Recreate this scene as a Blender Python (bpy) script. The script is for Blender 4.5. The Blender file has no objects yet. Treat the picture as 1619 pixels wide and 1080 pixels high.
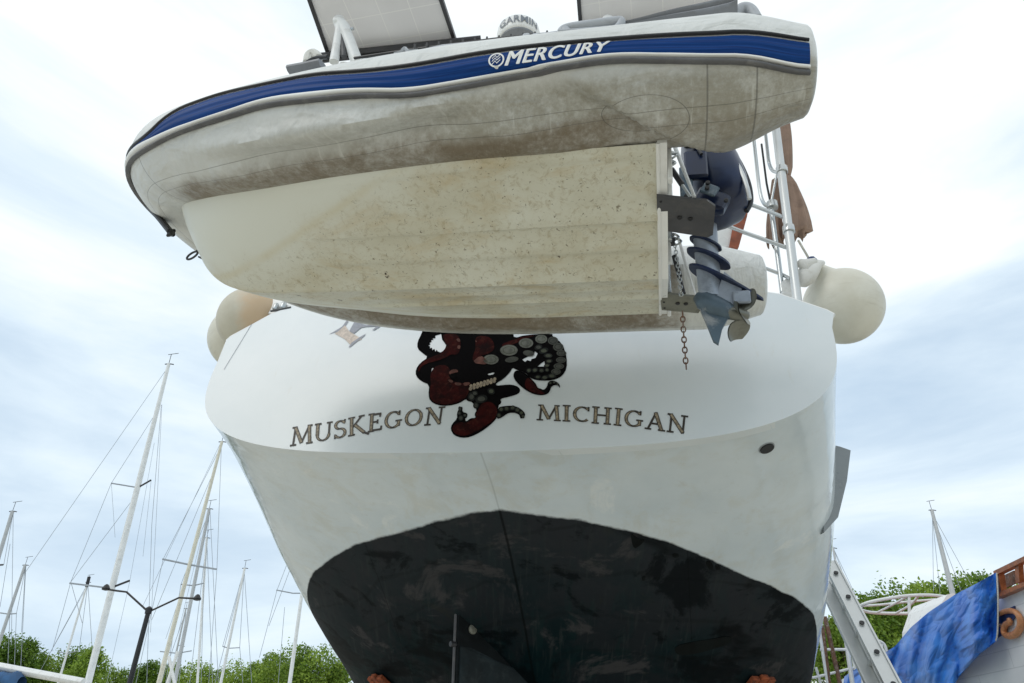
import bpy, math, random
import numpy as np
from math import sin, cos, pi, sqrt, radians
from mathutils import Vector
from mathutils.bvhtree import BVHTree
from mathutils.geometry import tessellate_polygon

SC = bpy.context.scene
COL = SC.collection
random.seed(7)

# ------------------------------------------------------------------ camera
cam_d = bpy.data.cameras.new('camera'); cam = bpy.data.objects.new('camera', cam_d); COL.objects.link(cam)
CAMP = np.array([0, 0, 1.6])
cam.location = CAMP; cam.rotation_euler = (radians(120), 0, 0)
cam_d.sensor_width = 36; cam_d.lens = 36 * 1123 / 1619; cam_d.clip_end = 3000; cam_d.clip_start = 0.05
SC.camera = cam
# ------------------------------------------------------------------ world
SUN_DIR = Vector((-0.60, -0.50, 0.80)).normalized()
SUN_EL = math.asin(SUN_DIR.z)
w = bpy.data.worlds.new('World'); SC.world = w; w.use_nodes = True
nt = w.node_tree; nt.nodes.clear(); N = nt.nodes.new; Lk = nt.links.new
wo = N('ShaderNodeOutputWorld'); bg = N('ShaderNodeBackground'); bg.inputs[1].default_value = 0.1
sky = N('ShaderNodeTexSky'); sky.sky_type = 'NISHITA'; sky.sun_disc = False
sky.sun_elevation = SUN_EL; sky.sun_rotation = math.atan2(SUN_DIR.x, SUN_DIR.y)
tc = N('ShaderNodeTexCoord'); mp = N('ShaderNodeMapping'); mp.inputs['Scale'].default_value = (1.0, 1.0, 4.2); mp.inputs['Rotation'].default_value = (0.12, 0.10, 0.3)
Lk(tc.outputs['Generated'], mp.inputs[0])
n1 = N('ShaderNodeTexNoise'); n1.inputs['Scale'].default_value = 1.5; n1.inputs['Detail'].default_value = 9; n1.inputs['Roughness'].default_value = 0.56; n1.inputs['Distortion'].default_value = 0.4
Lk(mp.outputs[0], n1.inputs['Vector'])
n2 = N('ShaderNodeTexNoise'); n2.inputs['Scale'].default_value = 3.2; n2.inputs['Detail'].default_value = 5
mp2 = N('ShaderNodeMapping'); mp2.inputs['Scale'].default_value = (0.7, 0.7, 2.2); Lk(tc.outputs['Generated'], mp2.inputs[0]); Lk(mp2.outputs[0], n2.inputs['Vector'])
sep = N('ShaderNodeSeparateXYZ'); Lk(tc.outputs['Generated'], sep.inputs[0])
def wm(op, a, b=None, c=None):
    n = N('ShaderNodeMath'); n.operation = op
    for i, v in enumerate((a, b, c)):
        if v is None: continue
        if isinstance(v, (int, float)): n.inputs[i].default_value = v
        else: Lk(v, n.inputs[i])
    return n.outputs[0]
f = wm('ADD', wm('MULTIPLY', n1.outputs['Fac'], 0.75), wm('MULTIPLY', n2.outputs['Fac'], 0.25))
elv = N('ShaderNodeMapRange'); elv.interpolation_type = 'SMOOTHSTEP'; Lk(sep.outputs['Z'], elv.inputs[0]); elv.inputs[1].default_value = 0.30; elv.inputs[2].default_value = 0.72; elv.inputs[3].default_value = 0.0; elv.inputs[4].default_value = 0.20
f = wm('ADD', f, elv.outputs[0])
cr = N('ShaderNodeValToRGB'); Lk(f, cr.inputs[0]); e = cr.color_ramp.elements
e[0].position = 0.37; e[0].color = (0.50, 0.64, 0.79, 1)
e[1].position = 0.68; e[1].color = (0.98, 1.03, 1.04, 1)
m_ = e.new(0.485); m_.color = (0.64, 0.77, 0.89, 1)
m_ = e.new(0.555); m_.color = (0.76, 0.88, 0.97, 1)
sc_ = N('ShaderNodeVectorMath'); sc_.operation = 'SCALE'; Lk(cr.outputs[0], sc_.inputs[0]); sc_.inputs['Scale'].default_value = 9.0
mixw = N('ShaderNodeMix'); mixw.data_type = 'RGBA'; mixw.inputs[0].default_value = 0.92
Lk(sky.outputs[0], mixw.inputs[6]); Lk(sc_.outputs[0], mixw.inputs[7])
Lk(mixw.outputs[2], bg.inputs[0]); Lk(bg.outputs[0], wo.inputs[0])
# ------------------------------------------------------------------ sun
sd = bpy.data.lights.new('sun', 'SUN'); sd.energy = 0.5; sd.angle = radians(26); sd.color = (1.0, 0.97, 0.92)
so = bpy.data.objects.new('sun', sd); COL.objects.link(so); so.rotation_euler = (-SUN_DIR).to_track_quat('-Z', 'Y').to_euler()
SC.view_settings.view_transform = 'Standard'; SC.view_settings.look = 'None'; SC.view_settings.gamma = 1; SC.view_settings.exposure = 0.30
SC.render.engine = 'CYCLES'

# ================================================================== helpers
F = 1123.0; c30 = cos(pi / 6); s30 = 0.5
def ray(px, py):
    a = px - 809.5; u = 540 - py
    return np.array([a, F * c30 - u * s30, F * s30 + u * c30])
def at(px, py, Y): r = ray(px, py); return CAMP + r * (Y / r[1])
def atz(px, py, z): r = ray(px, py); return CAMP + r * ((z - 1.6) / r[2])
def atp(px, py, P0, n): r = ray(px, py); return CAMP + r * (((P0 - CAMP) @ n) / (r @ n))
def A3(*a): return np.array(a, float)
def nrm(v): v = np.asarray(v, float); return v / (np.linalg.norm(v) + 1e-12)

ROOT = {}
def tag(o, label=None, cat=None, group=None, kind=None):
    if label: o['label'] = label
    if cat: o['category'] = cat
    if group: o['group'] = group
    if kind: o['kind'] = kind
    return o
def thing(name, loc, label, cat, group=None):
    o = bpy.data.objects.new(name, None); COL.objects.link(o); o.location = [float(v) for v in loc]
    o.empty_display_size = 0.2
    ROOT[o] = A3(*loc); return tag(o, label, cat, group)
class MB:
    def __init__(s): s.v = []; s.f = []; s.m = []; s.uv = None
    def add(s, vs, fs, mi=0):
        b = len(s.v); s.v += [tuple(map(float, q)) for q in vs]; s.f += [tuple(i + b for i in f) for f in fs]; s.m += [mi] * len(fs); return s
    def box(s, c, h, ax=None, mi=0, bev=0.0):
        ax = np.eye(3) if ax is None else np.array([nrm(a) for a in ax]); c = np.asarray(c, float)
        hx, hy, hz = h
        if bev <= 0:
            P = [c + sx * hx * ax[0] + sy * hy * ax[1] + sz * hz * ax[2] for sx in (-1, 1) for sy in (-1, 1) for sz in (-1, 1)]
            return s.add(P, [(0, 1, 3, 2), (4, 6, 7, 5), (0, 4, 5, 1), (2, 3, 7, 6), (0, 2, 6, 4), (1, 5, 7, 3)], mi)
        b = bev; pr = []
        for (zz, ii) in ((-hz, b), (-hz + b, 0), (hz - b, 0), (hz, b)):
            X = hx - ii; Y = hy - ii
            for (x, y) in ((-X + b, -Y), (X - b, -Y), (X, -Y + b), (X, Y - b), (X - b, Y), (-X + b, Y), (-X, Y - b), (-X, -Y + b)):
                pr.append(c + x * ax[0] + y * ax[1] + zz * ax[2])
        fs = [tuple(range(7, -1, -1)), tuple(range(24, 32))]
        for l in range(3):
            for i in range(8): j = (i + 1) % 8; fs.append((l * 8 + i, l * 8 + j, l * 8 + 8 + j, l * 8 + 8 + i))
        return s.add(pr, fs, mi)
    def sweep(s, pts, rad, n=10, caps=True, mi=0, flat=1.0, closed=False, up=None):
        pts = [np.asarray(p, float) for p in pts]; m = len(pts)
        if not hasattr(rad, '__len__'): rad = [rad] * m
        T = []
        for i in range(m):
            a = pts[(i - 1) % m] if closed else pts[max(i - 1, 0)]; b = pts[(i + 1) % m] if closed else pts[min(i + 1, m - 1)]
            T.append(nrm(b - a))
        r = np.array([0, 0, 1.]) if up is None else nrm(up)
        if abs(r @ T[0]) > 0.95: r = np.array([1., 0, 0])
        u = nrm(r - (r @ T[0]) * T[0]); vs = []
        for i in range(m):
            u = nrm(u - (u @ T[i]) * T[i]); v = np.cross(T[i], u)
            for k in range(n):
                a = 2 * pi * k / n; vs.append(pts[i] + rad[i] * (cos(a) * u + flat * sin(a) * v))
        fs = []
        for i in range(m if closed else m - 1):
            for k in range(n):
                j = (k + 1) % n; i2 = (i + 1) % m; fs.append((i * n + k, i * n + j, i2 * n + j, i2 * n + k))
        if caps and not closed: fs.append(tuple(range(n - 1, -1, -1))); fs.append(tuple((m - 1) * n + k for k in range(n)))
        return s.add(vs, fs, mi)
    def prism(s, poly, n, t, mi=0):      # poly 3d pts planar, thickness t along n (both sides)
        n = nrm(n); P = [np.asarray(p, float) for p in poly]; k = len(P)
        tris = tessellate_polygon([[Vector(p) for p in P]])
        vs = [p + n * t for p in P] + [p - n * t for p in P]
        fs = [tuple(t_) for t_ in tris] + [tuple(i + k for i in reversed(t_)) for t_ in tris]
        for i in range(k): j = (i + 1) % k; fs.append((i, j, j + k, i + k))
        return s.add(vs, fs, mi)
    def lathe(s, base, axis, prof, n=24, mi=0, mod=None):
        axis = nrm(axis); r = np.array([1., 0, 0]) if abs(axis[0]) < .9 else np.array([0, 1., 0])
        u = nrm(r - (r @ axis) * axis); v = np.cross(axis, u); base = np.asarray(base, float); vs = []
        for (h, R) in prof:
            for k in range(n):
                a = 2 * pi * k / n; RR = R * (mod(a, h) if mod else 1); vs.append(base + axis * h + RR * (cos(a) * u + sin(a) * v))
        fs = []
        for i in range(len(prof) - 1):
            for k in range(n): j = (k + 1) % n; fs.append((i * n + k, i * n + j, (i + 1) * n + j, (i + 1) * n + k))
        fs.append(tuple(range(n - 1, -1, -1))); fs.append(tuple((len(prof) - 1) * n + k for k in range(n)))
        return s.add(vs, fs, mi)
    def grid(s, G, mi=0):
        G = np.asarray(G); a, b = G.shape[:2]
        return s.add(G.reshape(-1, 3), [(i * b + j, i * b + j + 1, (i + 1) * b + j + 1, (i + 1) * b + j) for i in range(a - 1) for j in range(b - 1)], mi)
    def build(s, name, mats, parent=None, smooth=True, uv=None, recalc=True, angle=35, label=None):
        me = bpy.data.meshes.new(name); off = np.zeros(3)
        if parent is not None and parent in ROOT: off = ROOT[parent]
        v = [tuple(np.asarray(q) - off) for q in s.v]
        me.from_pydata(v, [], s.f)
        if not isinstance(mats, (list, tuple)): mats = [mats]
        for m in mats: me.materials.append(m)
        me.polygons.foreach_set('material_index', s.m)
        if uv is not None:
            ul = me.uv_layers.new(name='UVMap'); li = np.zeros(len(me.loops), dtype=np.int32); me.loops.foreach_get('vertex_index', li)
            ul.data.foreach_set('uv', np.asarray(uv, dtype=np.float32)[li].ravel())
        if recalc:
            import bmesh
            bm = bmesh.new(); bm.from_mesh(me); bmesh.ops.recalc_face_normals(bm, faces=bm.faces); bm.to_mesh(me); bm.free()
        if smooth: me.shade_smooth(); me.set_sharp_from_angle(angle=radians(angle))
        o = bpy.data.objects.new(name, me); COL.objects.link(o)
        if parent is not None: o.parent = parent; ROOT[o] = off
        else: ROOT[o] = off
        if label: o['label'] = label
        return o

# ------------------------------------------------------------------ materials
class NT:
    def __init__(s, name, rough=0.5, spec=0.5, metal=0.0):
        s.m = bpy.data.materials.new(name); s.m.use_nodes = True; s.t = s.m.node_tree; s.b = s.t.nodes['Principled BSDF']
        s.b.inputs['Roughness'].default_value = rough; s.b.inputs['Metallic'].default_value = metal; s.b.inputs['Specular IOR Level'].default_value = spec
    def n(s, t): return s.t.nodes.new(t)
    def l(s, a, b): s.t.links.new(a, b)
    def put(s, sock, v):
        if isinstance(v, (int, float)): sock.default_value = v
        elif isinstance(v, tuple): sock.default_value = v if len(v) == 4 or sock.type == 'VECTOR' else (*v, 1)
        else: s.l(v, sock)
    def coord(s, kind='Object'): return s.n('ShaderNodeTexCoord').outputs[kind]
    def mapping(s, v, scale=(1, 1, 1), rot=(0, 0, 0), loc=(0, 0, 0)):
        m = s.n('ShaderNodeMapping'); m.inputs['Scale'].default_value = scale; m.inputs['Rotation'].default_value = rot; m.inputs['Location'].default_value = loc; s.l(v, m.inputs[0]); return m.outputs[0]
    def noise(s, v, scale=5, detail=4, rough=.5, dist=0.0):
        m = s.n('ShaderNodeTexNoise'); m.inputs['Scale'].default_value = scale; m.inputs['Detail'].default_value = detail; m.inputs['Roughness'].default_value = rough; m.inputs['Distortion'].default_value = dist; s.l(v, m.inputs['Vector']); return m.outputs['Fac']
    def voro(s, v, scale=5, feat='F1', rnd=1.0):
        m = s.n('ShaderNodeTexVoronoi'); m.inputs['Scale'].default_value = scale; m.feature = feat; m.inputs['Randomness'].default_value = rnd; s.l(v, m.inputs['Vector']); return m.outputs
    def math(s, op, a, b=0.0, c=0.0):
        m = s.n('ShaderNodeMath'); m.operation = op
        for i, x in enumerate((a, b, c)): s.put(m.inputs[i], x)
        return m.outputs[0]
    def step(s, v, a, b, x0=0.0, x1=1.0):
        m = s.n('ShaderNodeMapRange'); m.interpolation_type = 'SMOOTHSTEP'; s.put(m.inputs[0], v); m.inputs[1].default_value = a; m.inputs[2].default_value = b; m.inputs[3].default_value = x0; m.inputs[4].default_value = x1
        return m.outputs[0]
    def mix(s, f, a, b, mode='MIX'):
        m = s.n('ShaderNodeMix'); m.data_type = 'RGBA'; m.blend_type = mode; s.put(m.inputs[0], f); s.put(m.inputs[6], a); s.put(m.inputs[7], b); return m.outputs[2]
    def sepuv(s):
        u = s.coord('UV'); m = s.n('ShaderNodeSeparateXYZ'); s.l(u, m.inputs[0]); return u, m.outputs[0], m.outputs[1]
    def sep(s, v): m = s.n('ShaderNodeSeparateXYZ'); s.l(v, m.inputs[0]); return m.outputs
    def bump(s, h, strength=.3, dist=.01):
        m = s.n('ShaderNodeBump'); m.inputs['Strength'].default_value = strength; m.inputs['Distance'].default_value = dist; s.l(h, m.inputs['Height']); s.l(m.outputs[0], s.b.inputs['Normal'])
    def color(s, v): s.put(s.b.inputs['Base Color'], v)
    def rough(s, v): s.put(s.b.inputs['Roughness'], v)

def simple(name, col, rough=.5, metal=0.0, var=.12, vs=6.0, bump=0.0, dirt=None, dirt_amt=.5, spec=.5, coat=0.0):
    t = NT(name, rough, spec, metal); o = t.coord('Object'); nz = t.noise(o, vs, 6, .6)
    a = tuple(max(0, x * (1 - var)) for x in col); b = tuple(min(1, x * (1 + var)) for x in col)
    cc = t.mix(t.step(nz, .3, .7), a, b)
    if dirt: cc = t.mix(t.math('MULTIPLY', t.step(t.noise(o, vs * 1.7, 8, .7, .6), .48, .72), dirt_amt), cc, dirt)
    t.color(cc); t.rough(t.step(nz, .2, .8, max(.03, rough - .08), min(1, rough + .1)))
    if bump: t.bump(t.noise(o, vs * 8, 4), bump, .004)
    if coat: t.b.inputs['Coat Weight'].default_value = coat; t.b.inputs['Coat Roughness'].default_value = .08
    return t.m
M = {}
M['white_metal'] = simple('white_metal', (.74, .75, .74), .35, var=.05, dirt=(.30, .27, .22), dirt_amt=.35)
M['steel'] = simple('steel', (.50, .52, .52), .25, .85, .04, vs=2)
M['alloy'] = simple('alloy', (.60, .61, .60), .38, .55, .06, vs=3)
M['dark_metal'] = simple('dark_metal', (.05, .05, .055), .45, .4, .2)
M['black'] = simple('black', (.012, .012, .013), .45, var=.2)
M['gray_plate'] = simple('gray_plate', (.075, .075, .08), .55, .1, .12, dirt=(.14, .13, .12), dirt_amt=.5, vs=9)
M['olive_plate'] = simple('olive_plate', (.20, .20, .165), .5, .3, .15, dirt=(.08, .07, .05), dirt_amt=.6, vs=9)
M['rope'] = simple('rope', (.6, .58, .52), .9, var=.2, vs=60)
M['wire'] = simple('wire', (.30, .33, .36), .5, .3)
M['gray_plastic'] = simple('gray_plastic', (.21, .22, .24), .5, var=.06, dirt=(.13, .13, .13), dirt_amt=.4)
M['light_plastic'] = simple('light_plastic', (.42, .44, .47), .45, var=.06, dirt=(.2, .2, .2), dirt_amt=.4)
M['blue_engine'] = simple('blue_engine', (.003, .012, .048), .34, .1, .3, vs=5, dirt=(.010, .022, .045), dirt_amt=.5, coat=.15)
M['engine_gray'] = simple('engine_gray', (.30, .34, .40), .36, .3, .15, vs=7, dirt=(.12, .14, .16), dirt_amt=.7)
M['skeg_blue'] = simple('skeg_blue', (.075, .11, .14), .4, .3, .25, vs=6, dirt=(.34, .35, .35), dirt_amt=.85)
M['prop'] = simple('prop_metal', (.20, .20, .17), .4, .6, .15, vs=12, dirt=(.12, .11, .08), dirt_amt=.6)
M['orange'] = simple('orange_pad', (.26, .060, .018), .85, var=.4, vs=14, dirt=(.02, .012, .01), dirt_amt=1.0)
M['rust'] = simple('rust', (.14, .07, .04), .8, var=.4, vs=14, dirt=(.4, .38, .35), dirt_amt=.6)
M['wood'] = simple('varnished_wood', (.30, .10, .035), .4, var=.3, vs=12, dirt=(.09, .03, .015), dirt_amt=.7)
M['gold'] = simple('carved_wood', (.50, .22, .10), .4, var=.2, vs=20, dirt=(.16, .06, .03), dirt_amt=.6)
M['brown_cloth'] = simple('brown_cloth', (.29, .195, .145), .9, var=.15, vs=8, bump=.2, dirt=(.15, .09, .06), dirt_amt=.4)
M['blue_cloth'] = simple('blue_cloth', (.03, .09, .2), .8, var=.3, vs=3)
M['paint_white'] = simple('paint_white', (.78, .78, .76), .3, var=.03, dirt=(.55, .50, .42), dirt_amt=.3)
M['teak'] = simple('teak', (.30, .085, .04), .6, var=.25, vs=16, dirt=(.1, .04, .02), dirt_amt=.5)
M['hull_gray'] = simple('hull_gray', (.24, .26, .27), .3, var=.05)
M['bark'] = simple('bark', (.10, .075, .05), .9, var=.4, vs=8, bump=.4)
M['canvas_white'] = simple('canvas_white', (.68, .67, .63), .8, var=.05, dirt=(.4, .37, .3), dirt_amt=.4)
M['navy'] = simple('navy_plastic', (.02, .04, .14), .5)
M['cream_mast'] = simple('cream_mast', (.66, .63, .52), .4, var=.06, dirt=(.4, .36, .26), dirt_amt=.5)
M['gray_mast'] = simple('gray_mast', (.46, .47, .47), .4, .2, .06)
M['text_white'] = simple('text_white', (.80, .80, .78), .5, var=.03)
M['text_gray'] = simple('text_gray', (.18, .20, .23), .5, var=.05)
M['letter_dark'] = simple('letter_dark', (.035, .028, .022), .5, var=.3, vs=30)
M['letter_tan'] = simple('letter_tan', (.26, .21, .14), .5, var=.45, vs=55, dirt=(.03, .025, .02), dirt_amt=1.0)
M['letter_pink'] = simple('letter_pink', (.62, .52, .44), .5, var=.15, vs=30, dirt=(.3, .25, .22), dirt_amt=.7)
M['letter_slate'] = simple('letter_slate', (.30, .31, .35), .5, var=.15, vs=30)
M['oct_black'] = simple('oct_black', (.0018, .0015, .0018), .8, spec=.05, var=.4, vs=10)
M['scab'] = simple('scab', (.004, .006, .006), .7, spec=.1, var=.5, vs=12)
M['oct_red'] = simple('oct_red', (.022, .0022, .002), .8, spec=.08, var=.7, vs=16, dirt=(.060, .015, .010), dirt_amt=.8)
M['oct_pink'] = simple('oct_pink', (.10, .045, .036), .7, spec=.1, var=.4, vs=20)
M['oct_gray'] = simple('oct_gray', (.016, .018, .017), .8, var=.5, vs=20, spec=.08)
M['oct_sucker'] = simple('oct_sucker', (.11, .115, .098), .7, var=.3, vs=30, spec=.1)
M['oct_dim'] = simple('oct_dim', (.045, .048, .040), .7, var=.3, vs=30, spec=.2)
M['oct_center'] = simple('oct_center', (.055, .062, .042), .7, var=.3, vs=30, spec=.2)

HOX = (-0.17793, 3.80359, 3.06845); VOFF = (1.0) * .976 + 4.0 * -.2105 + (-HOX[2]) * -.0565
def mat_hull():
    t = NT('hull_paint', .10); u, U, W = t.sepuv(); o = t.coord('Object')
    nz = t.noise(o, 1.3, 6, .6); n3 = t.noise(o, 9, 6, .65)
    base = t.mix(t.step(nz, .35, .65), (.56, .63, .67), (.63, .69, .72))
    scuff = t.math('MULTIPLY', t.step(t.noise(o, 2.1, 7, .62, .8), .60, .66), t.step(n3, .35, .6))
    base = t.mix(t.math('MULTIPLY', scuff, .5), base, (.76, .78, .77))
    st = t.noise(t.mapping(o, (3, 3, .6)), 2.0, 6, .7)
    base = t.mix(t.math('MULTIPLY', t.step(st, .58, .75), .30), base, (.50, .48, .40))
    scum = t.math('MULTIPLY', t.step(W, .38, .02), t.step(t.noise(t.mapping(o, (1.5, 1.5, .5)), 2.6, 8, .7, .5), .46, .66))
    base = t.mix(t.math('MULTIPLY', scum, .30), base, (.50, .47, .36))
    drip = t.noise(t.mapping(o, (9, 9, .35)), 1.6, 6, .65); base = t.mix(t.math('MULTIPLY', t.step(drip, .58, .72), .22), base, (.46, .46, .42))
    # antifouling below the line, with an uneven hand painted edge
    wob = t.math('MULTIPLY', t.math('SUBTRACT', t.noise(o, 6.0, 5, .65), .5), .012)
    af = t.step(t.math('ADD', W, wob), .003, -.003)
    a1 = t.noise(o, 1.3, 8, .65, 1.4)
    a2 = t.noise(t.mapping(o, (5, .7, 2), (.2, .5, .9)), 2.2, 7, .7, .8)
    edge = t.step(W, -.55, .0)
    c1 = t.mix(t.step(a1, .42, .58), (.0015, .010, .0125), (.010, .014, .017))
    c1 = t.mix(t.math('MULTIPLY', t.step(a2, .50, .62), .6), c1, (.004, .018, .019))
    c1 = t.mix(t.math('MULTIPLY', t.step(t.noise(o, 2.2, 8, .7, 1.2), .58, .68), .35), c1, (.022, .024, .010))
    c1 = t.mix(t.math('MULTIPLY', t.math('MULTIPLY', edge, edge), .5), c1, (.036, .038, .043))
    wv = t.n('ShaderNodeTexWave'); wv.wave_type = 'RINGS'; wv.rings_direction = 'SPHERICAL'; wv.inputs['Scale'].default_value = .9; wv.inputs['Distortion'].default_value = 5; wv.inputs['Detail'].default_value = 4; wv.inputs['Detail Scale'].default_value = .8; t.l(t.mapping(o, (1.3, 1, 1)), wv.inputs['Vector'])
    c1 = t.mix(t.math('MULTIPLY', t.step(wv.outputs['Fac'], .97, 1.0), .25), c1, (.004, .006, .006))
    br = t.noise(t.mapping(o, (22, 1.2, 3), (.3, .2, .7)), 1.5, 4, .6); c1 = t.mix(t.math('MULTIPLY', t.step(br, .54, .68), .4), c1, (.030, .036, .036)); pat = t.noise(t.mapping(o, (1, 1, 1.3)), 1.7, 9, .68, .5); c1 = t.mix(t.math('MULTIPLY', t.step(pat, .53, .60), .75), c1, (.001, .0025, .0035)); c1 = t.mix(t.math('MULTIPLY', t.step(pat, .44, .36), .8), c1, (.050, .048, .050))
    blk = t.step(t.noise(o, .95, 5, .62, .6), .55, .66)
    c1 = t.mix(t.math('MULTIPLY', blk, .8), c1, (.0015, .002, .0025))
    sx_ = t.sep(o); vv = t.math('ADD', t.math('MULTIPLY', sx_[0], .976), t.math('ADD', t.math('MULTIPLY', sx_[1], -.2105), t.math('MULTIPLY', sx_[2], -.0565)))
    vv = t.math('ADD', vv, VOFF)
    wb_ = t.math('MULTIPLY', t.math('SUBTRACT', t.noise(o, 4, 3), .5), .012)
    for vc, wd in ((0.0, .012), (-1.05, .005), (1.12, .005)):
        c1 = t.mix(t.math('MULTIPLY', t.step(t.math('ABSOLUTE', t.math('SUBTRACT', t.math('ADD', vv, wb_), vc)), wd, wd * .3), .7 if vc == 0 else .4), c1, (.0015, .002, .002))
    base = t.mix(t.math('MULTIPLY', t.step(t.math('ABSOLUTE', t.math('ADD', vv, t.math('MULTIPLY', wb_, .5))), .008, .002), .30), base, (.22, .24, .24))  # dark centreline painted in as the shade of the stern crease
    t.color(t.mix(af, base, c1))
    t.rough(t.math('ADD', .10, t.math('MULTIPLY', af, .5))); t.put(t.b.inputs['Specular IOR Level'], t.math('SUBTRACT', .5, t.math('MULTIPLY', af, .45)))
    t.bump(t.math('ADD', t.noise(o, .9, 2), t.math('MULTIPLY', t.noise(t.mapping(o, (2.2, 2.2, .7)), 2.0, 2), .4)), .45, .05)
    t.b.inputs['Coat Weight'].default_value = 0.0
    return t.m
M['hull'] = mat_hull()
def mat_transom():
    t = NT('transom_paint', .22); o = t.coord('Object')
    a = t.mix(t.step(t.noise(o, 1.5, 5, .6), .3, .7), (.60, .65, .67), (.65, .69, .705))
    st = t.noise(t.mapping(o, (14, 14, .8)), 2.0, 5, .7)
    a = t.mix(t.math('MULTIPLY', t.step(st, .60, .78), .22), a, (.55, .52, .44))
    t.color(a); return t.m
M['transom'] = mat_transom()
def mat_grp():
    # dirty cream fibreglass bottom of the dinghy; UV = metres along / across
    t = NT('dinghy_fibreglass', .45); u, U, V = t.sepuv(); uv3 = u
    qd = t.math('SUBTRACT', t.math('ADD', U, t.math('MULTIPLY', t.math('ABSOLUTE', V), 2.0)), 2.22)
    dirty = t.step(t.math('ADD', qd, t.math('MULTIPLY', t.math('SUBTRACT', t.noise(uv3, 3, 4), .5), .60)), .20, -.40)
    base = t.mix(t.step(t.noise(uv3, 2.0, 6, .6), .35, .65), (.56, .535, .42), (.64, .635, .54))
    base = t.mix(dirty, (.70, .71, .64), base)
    stain = t.step(t.noise(t.mapping(uv3, (1.0, 1.9, 1), (0, 0, .15)), 2.6, 8, .7, .6), .48, .70)
    base = t.mix(t.math('MULTIPLY', t.math('MULTIPLY', stain, dirty), .65), base, (.50, .39, .21))
    # fine mottling
    mot = t.step(t.noise(uv3, 26, 8, .8, .8), .50, .64)
    base = t.mix(t.math('MULTIPLY', t.math('MULTIPLY', mot, dirty), .60), base, (.37, .31, .19))
    warp = t.n('ShaderNodeVectorMath'); warp.operation = 'ADD'
    nzc = t.n('ShaderNodeTexNoise'); nzc.inputs['Scale'].default_value = 28; nzc.inputs['Detail'].default_value = 3; t.l(uv3, nzc.inputs['Vector'])
    scv = t.n('ShaderNodeVectorMath'); scv.operation = 'SCALE'; scv.inputs['Scale'].default_value = .075; t.l(nzc.outputs['Color'], scv.inputs[0])
    t.l(uv3, warp.inputs[0]); t.l(scv.outputs[0], warp.inputs[1])
    # small dark marks: dead weed, stars and hair cracks
    for sc, th, dk, w_, st_ in ((24, .2, .85, (.10, .075, .045), 2.4), (38, .21, .75, (.14, .11, .065), .5), (48, .2, .6, (.16, .125, .07), 1.4), (7, .105, 1.0, (.055, .035, .022), 1.0)):
        vv = t.voro(t.mapping(warp.outputs[0], (1, st_, 1), (0, 0, .4 * st_)), sc)
        rs = t.sep(vv[1])[0]
        m = t.math('MULTIPLY', t.step(vv[0], th, th * .55), t.step(rs, .45, .5))
        m = t.math('MULTIPLY', m, t.step(t.noise(uv3, 90, 3), .42, .55))
        base = t.mix(t.math('MULTIPLY', t.math('MULTIPLY', m, dirty), dk), base, w_)
    ed = t.voro(t.mapping(warp.outputs[0], (1, 1, 1)), 12, 'DISTANCE_TO_EDGE')[0]
    hair = t.math('MULTIPLY', t.step(ed, .016, .005), t.step(t.noise(uv3, 6, 4), .52, .60))
    base = t.mix(t.math('MULTIPLY', t.math('MULTIPLY', hair, dirty), .30), base, (.15, .12, .08))
    # yellow tide line sweeping up towards the bow
    ln = t.step(t.math('ABSOLUTE', t.math('ADD', qd, t.math('MULTIPLY', t.math('SUBTRACT', t.noise(uv3, 4, 3), .5), .06))), .07, .0)
    ln = t.math('MULTIPLY', ln, t.step(t.noise(uv3, 4, 3), .2, .6))
    base = t.mix(t.math('MULTIPLY', ln, .35), base, (.56, .48, .28))
    # brown along the join with the tube
    t.color(base); t.rough(t.step(t.noise(uv3, 8, 4), .3, .7, .38, .6)); t.bump(t.noise(uv3, 40, 4, .6), .12, .004)
    return t.m
M['grp'] = mat_grp()
PCH = (.615, .425)
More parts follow.
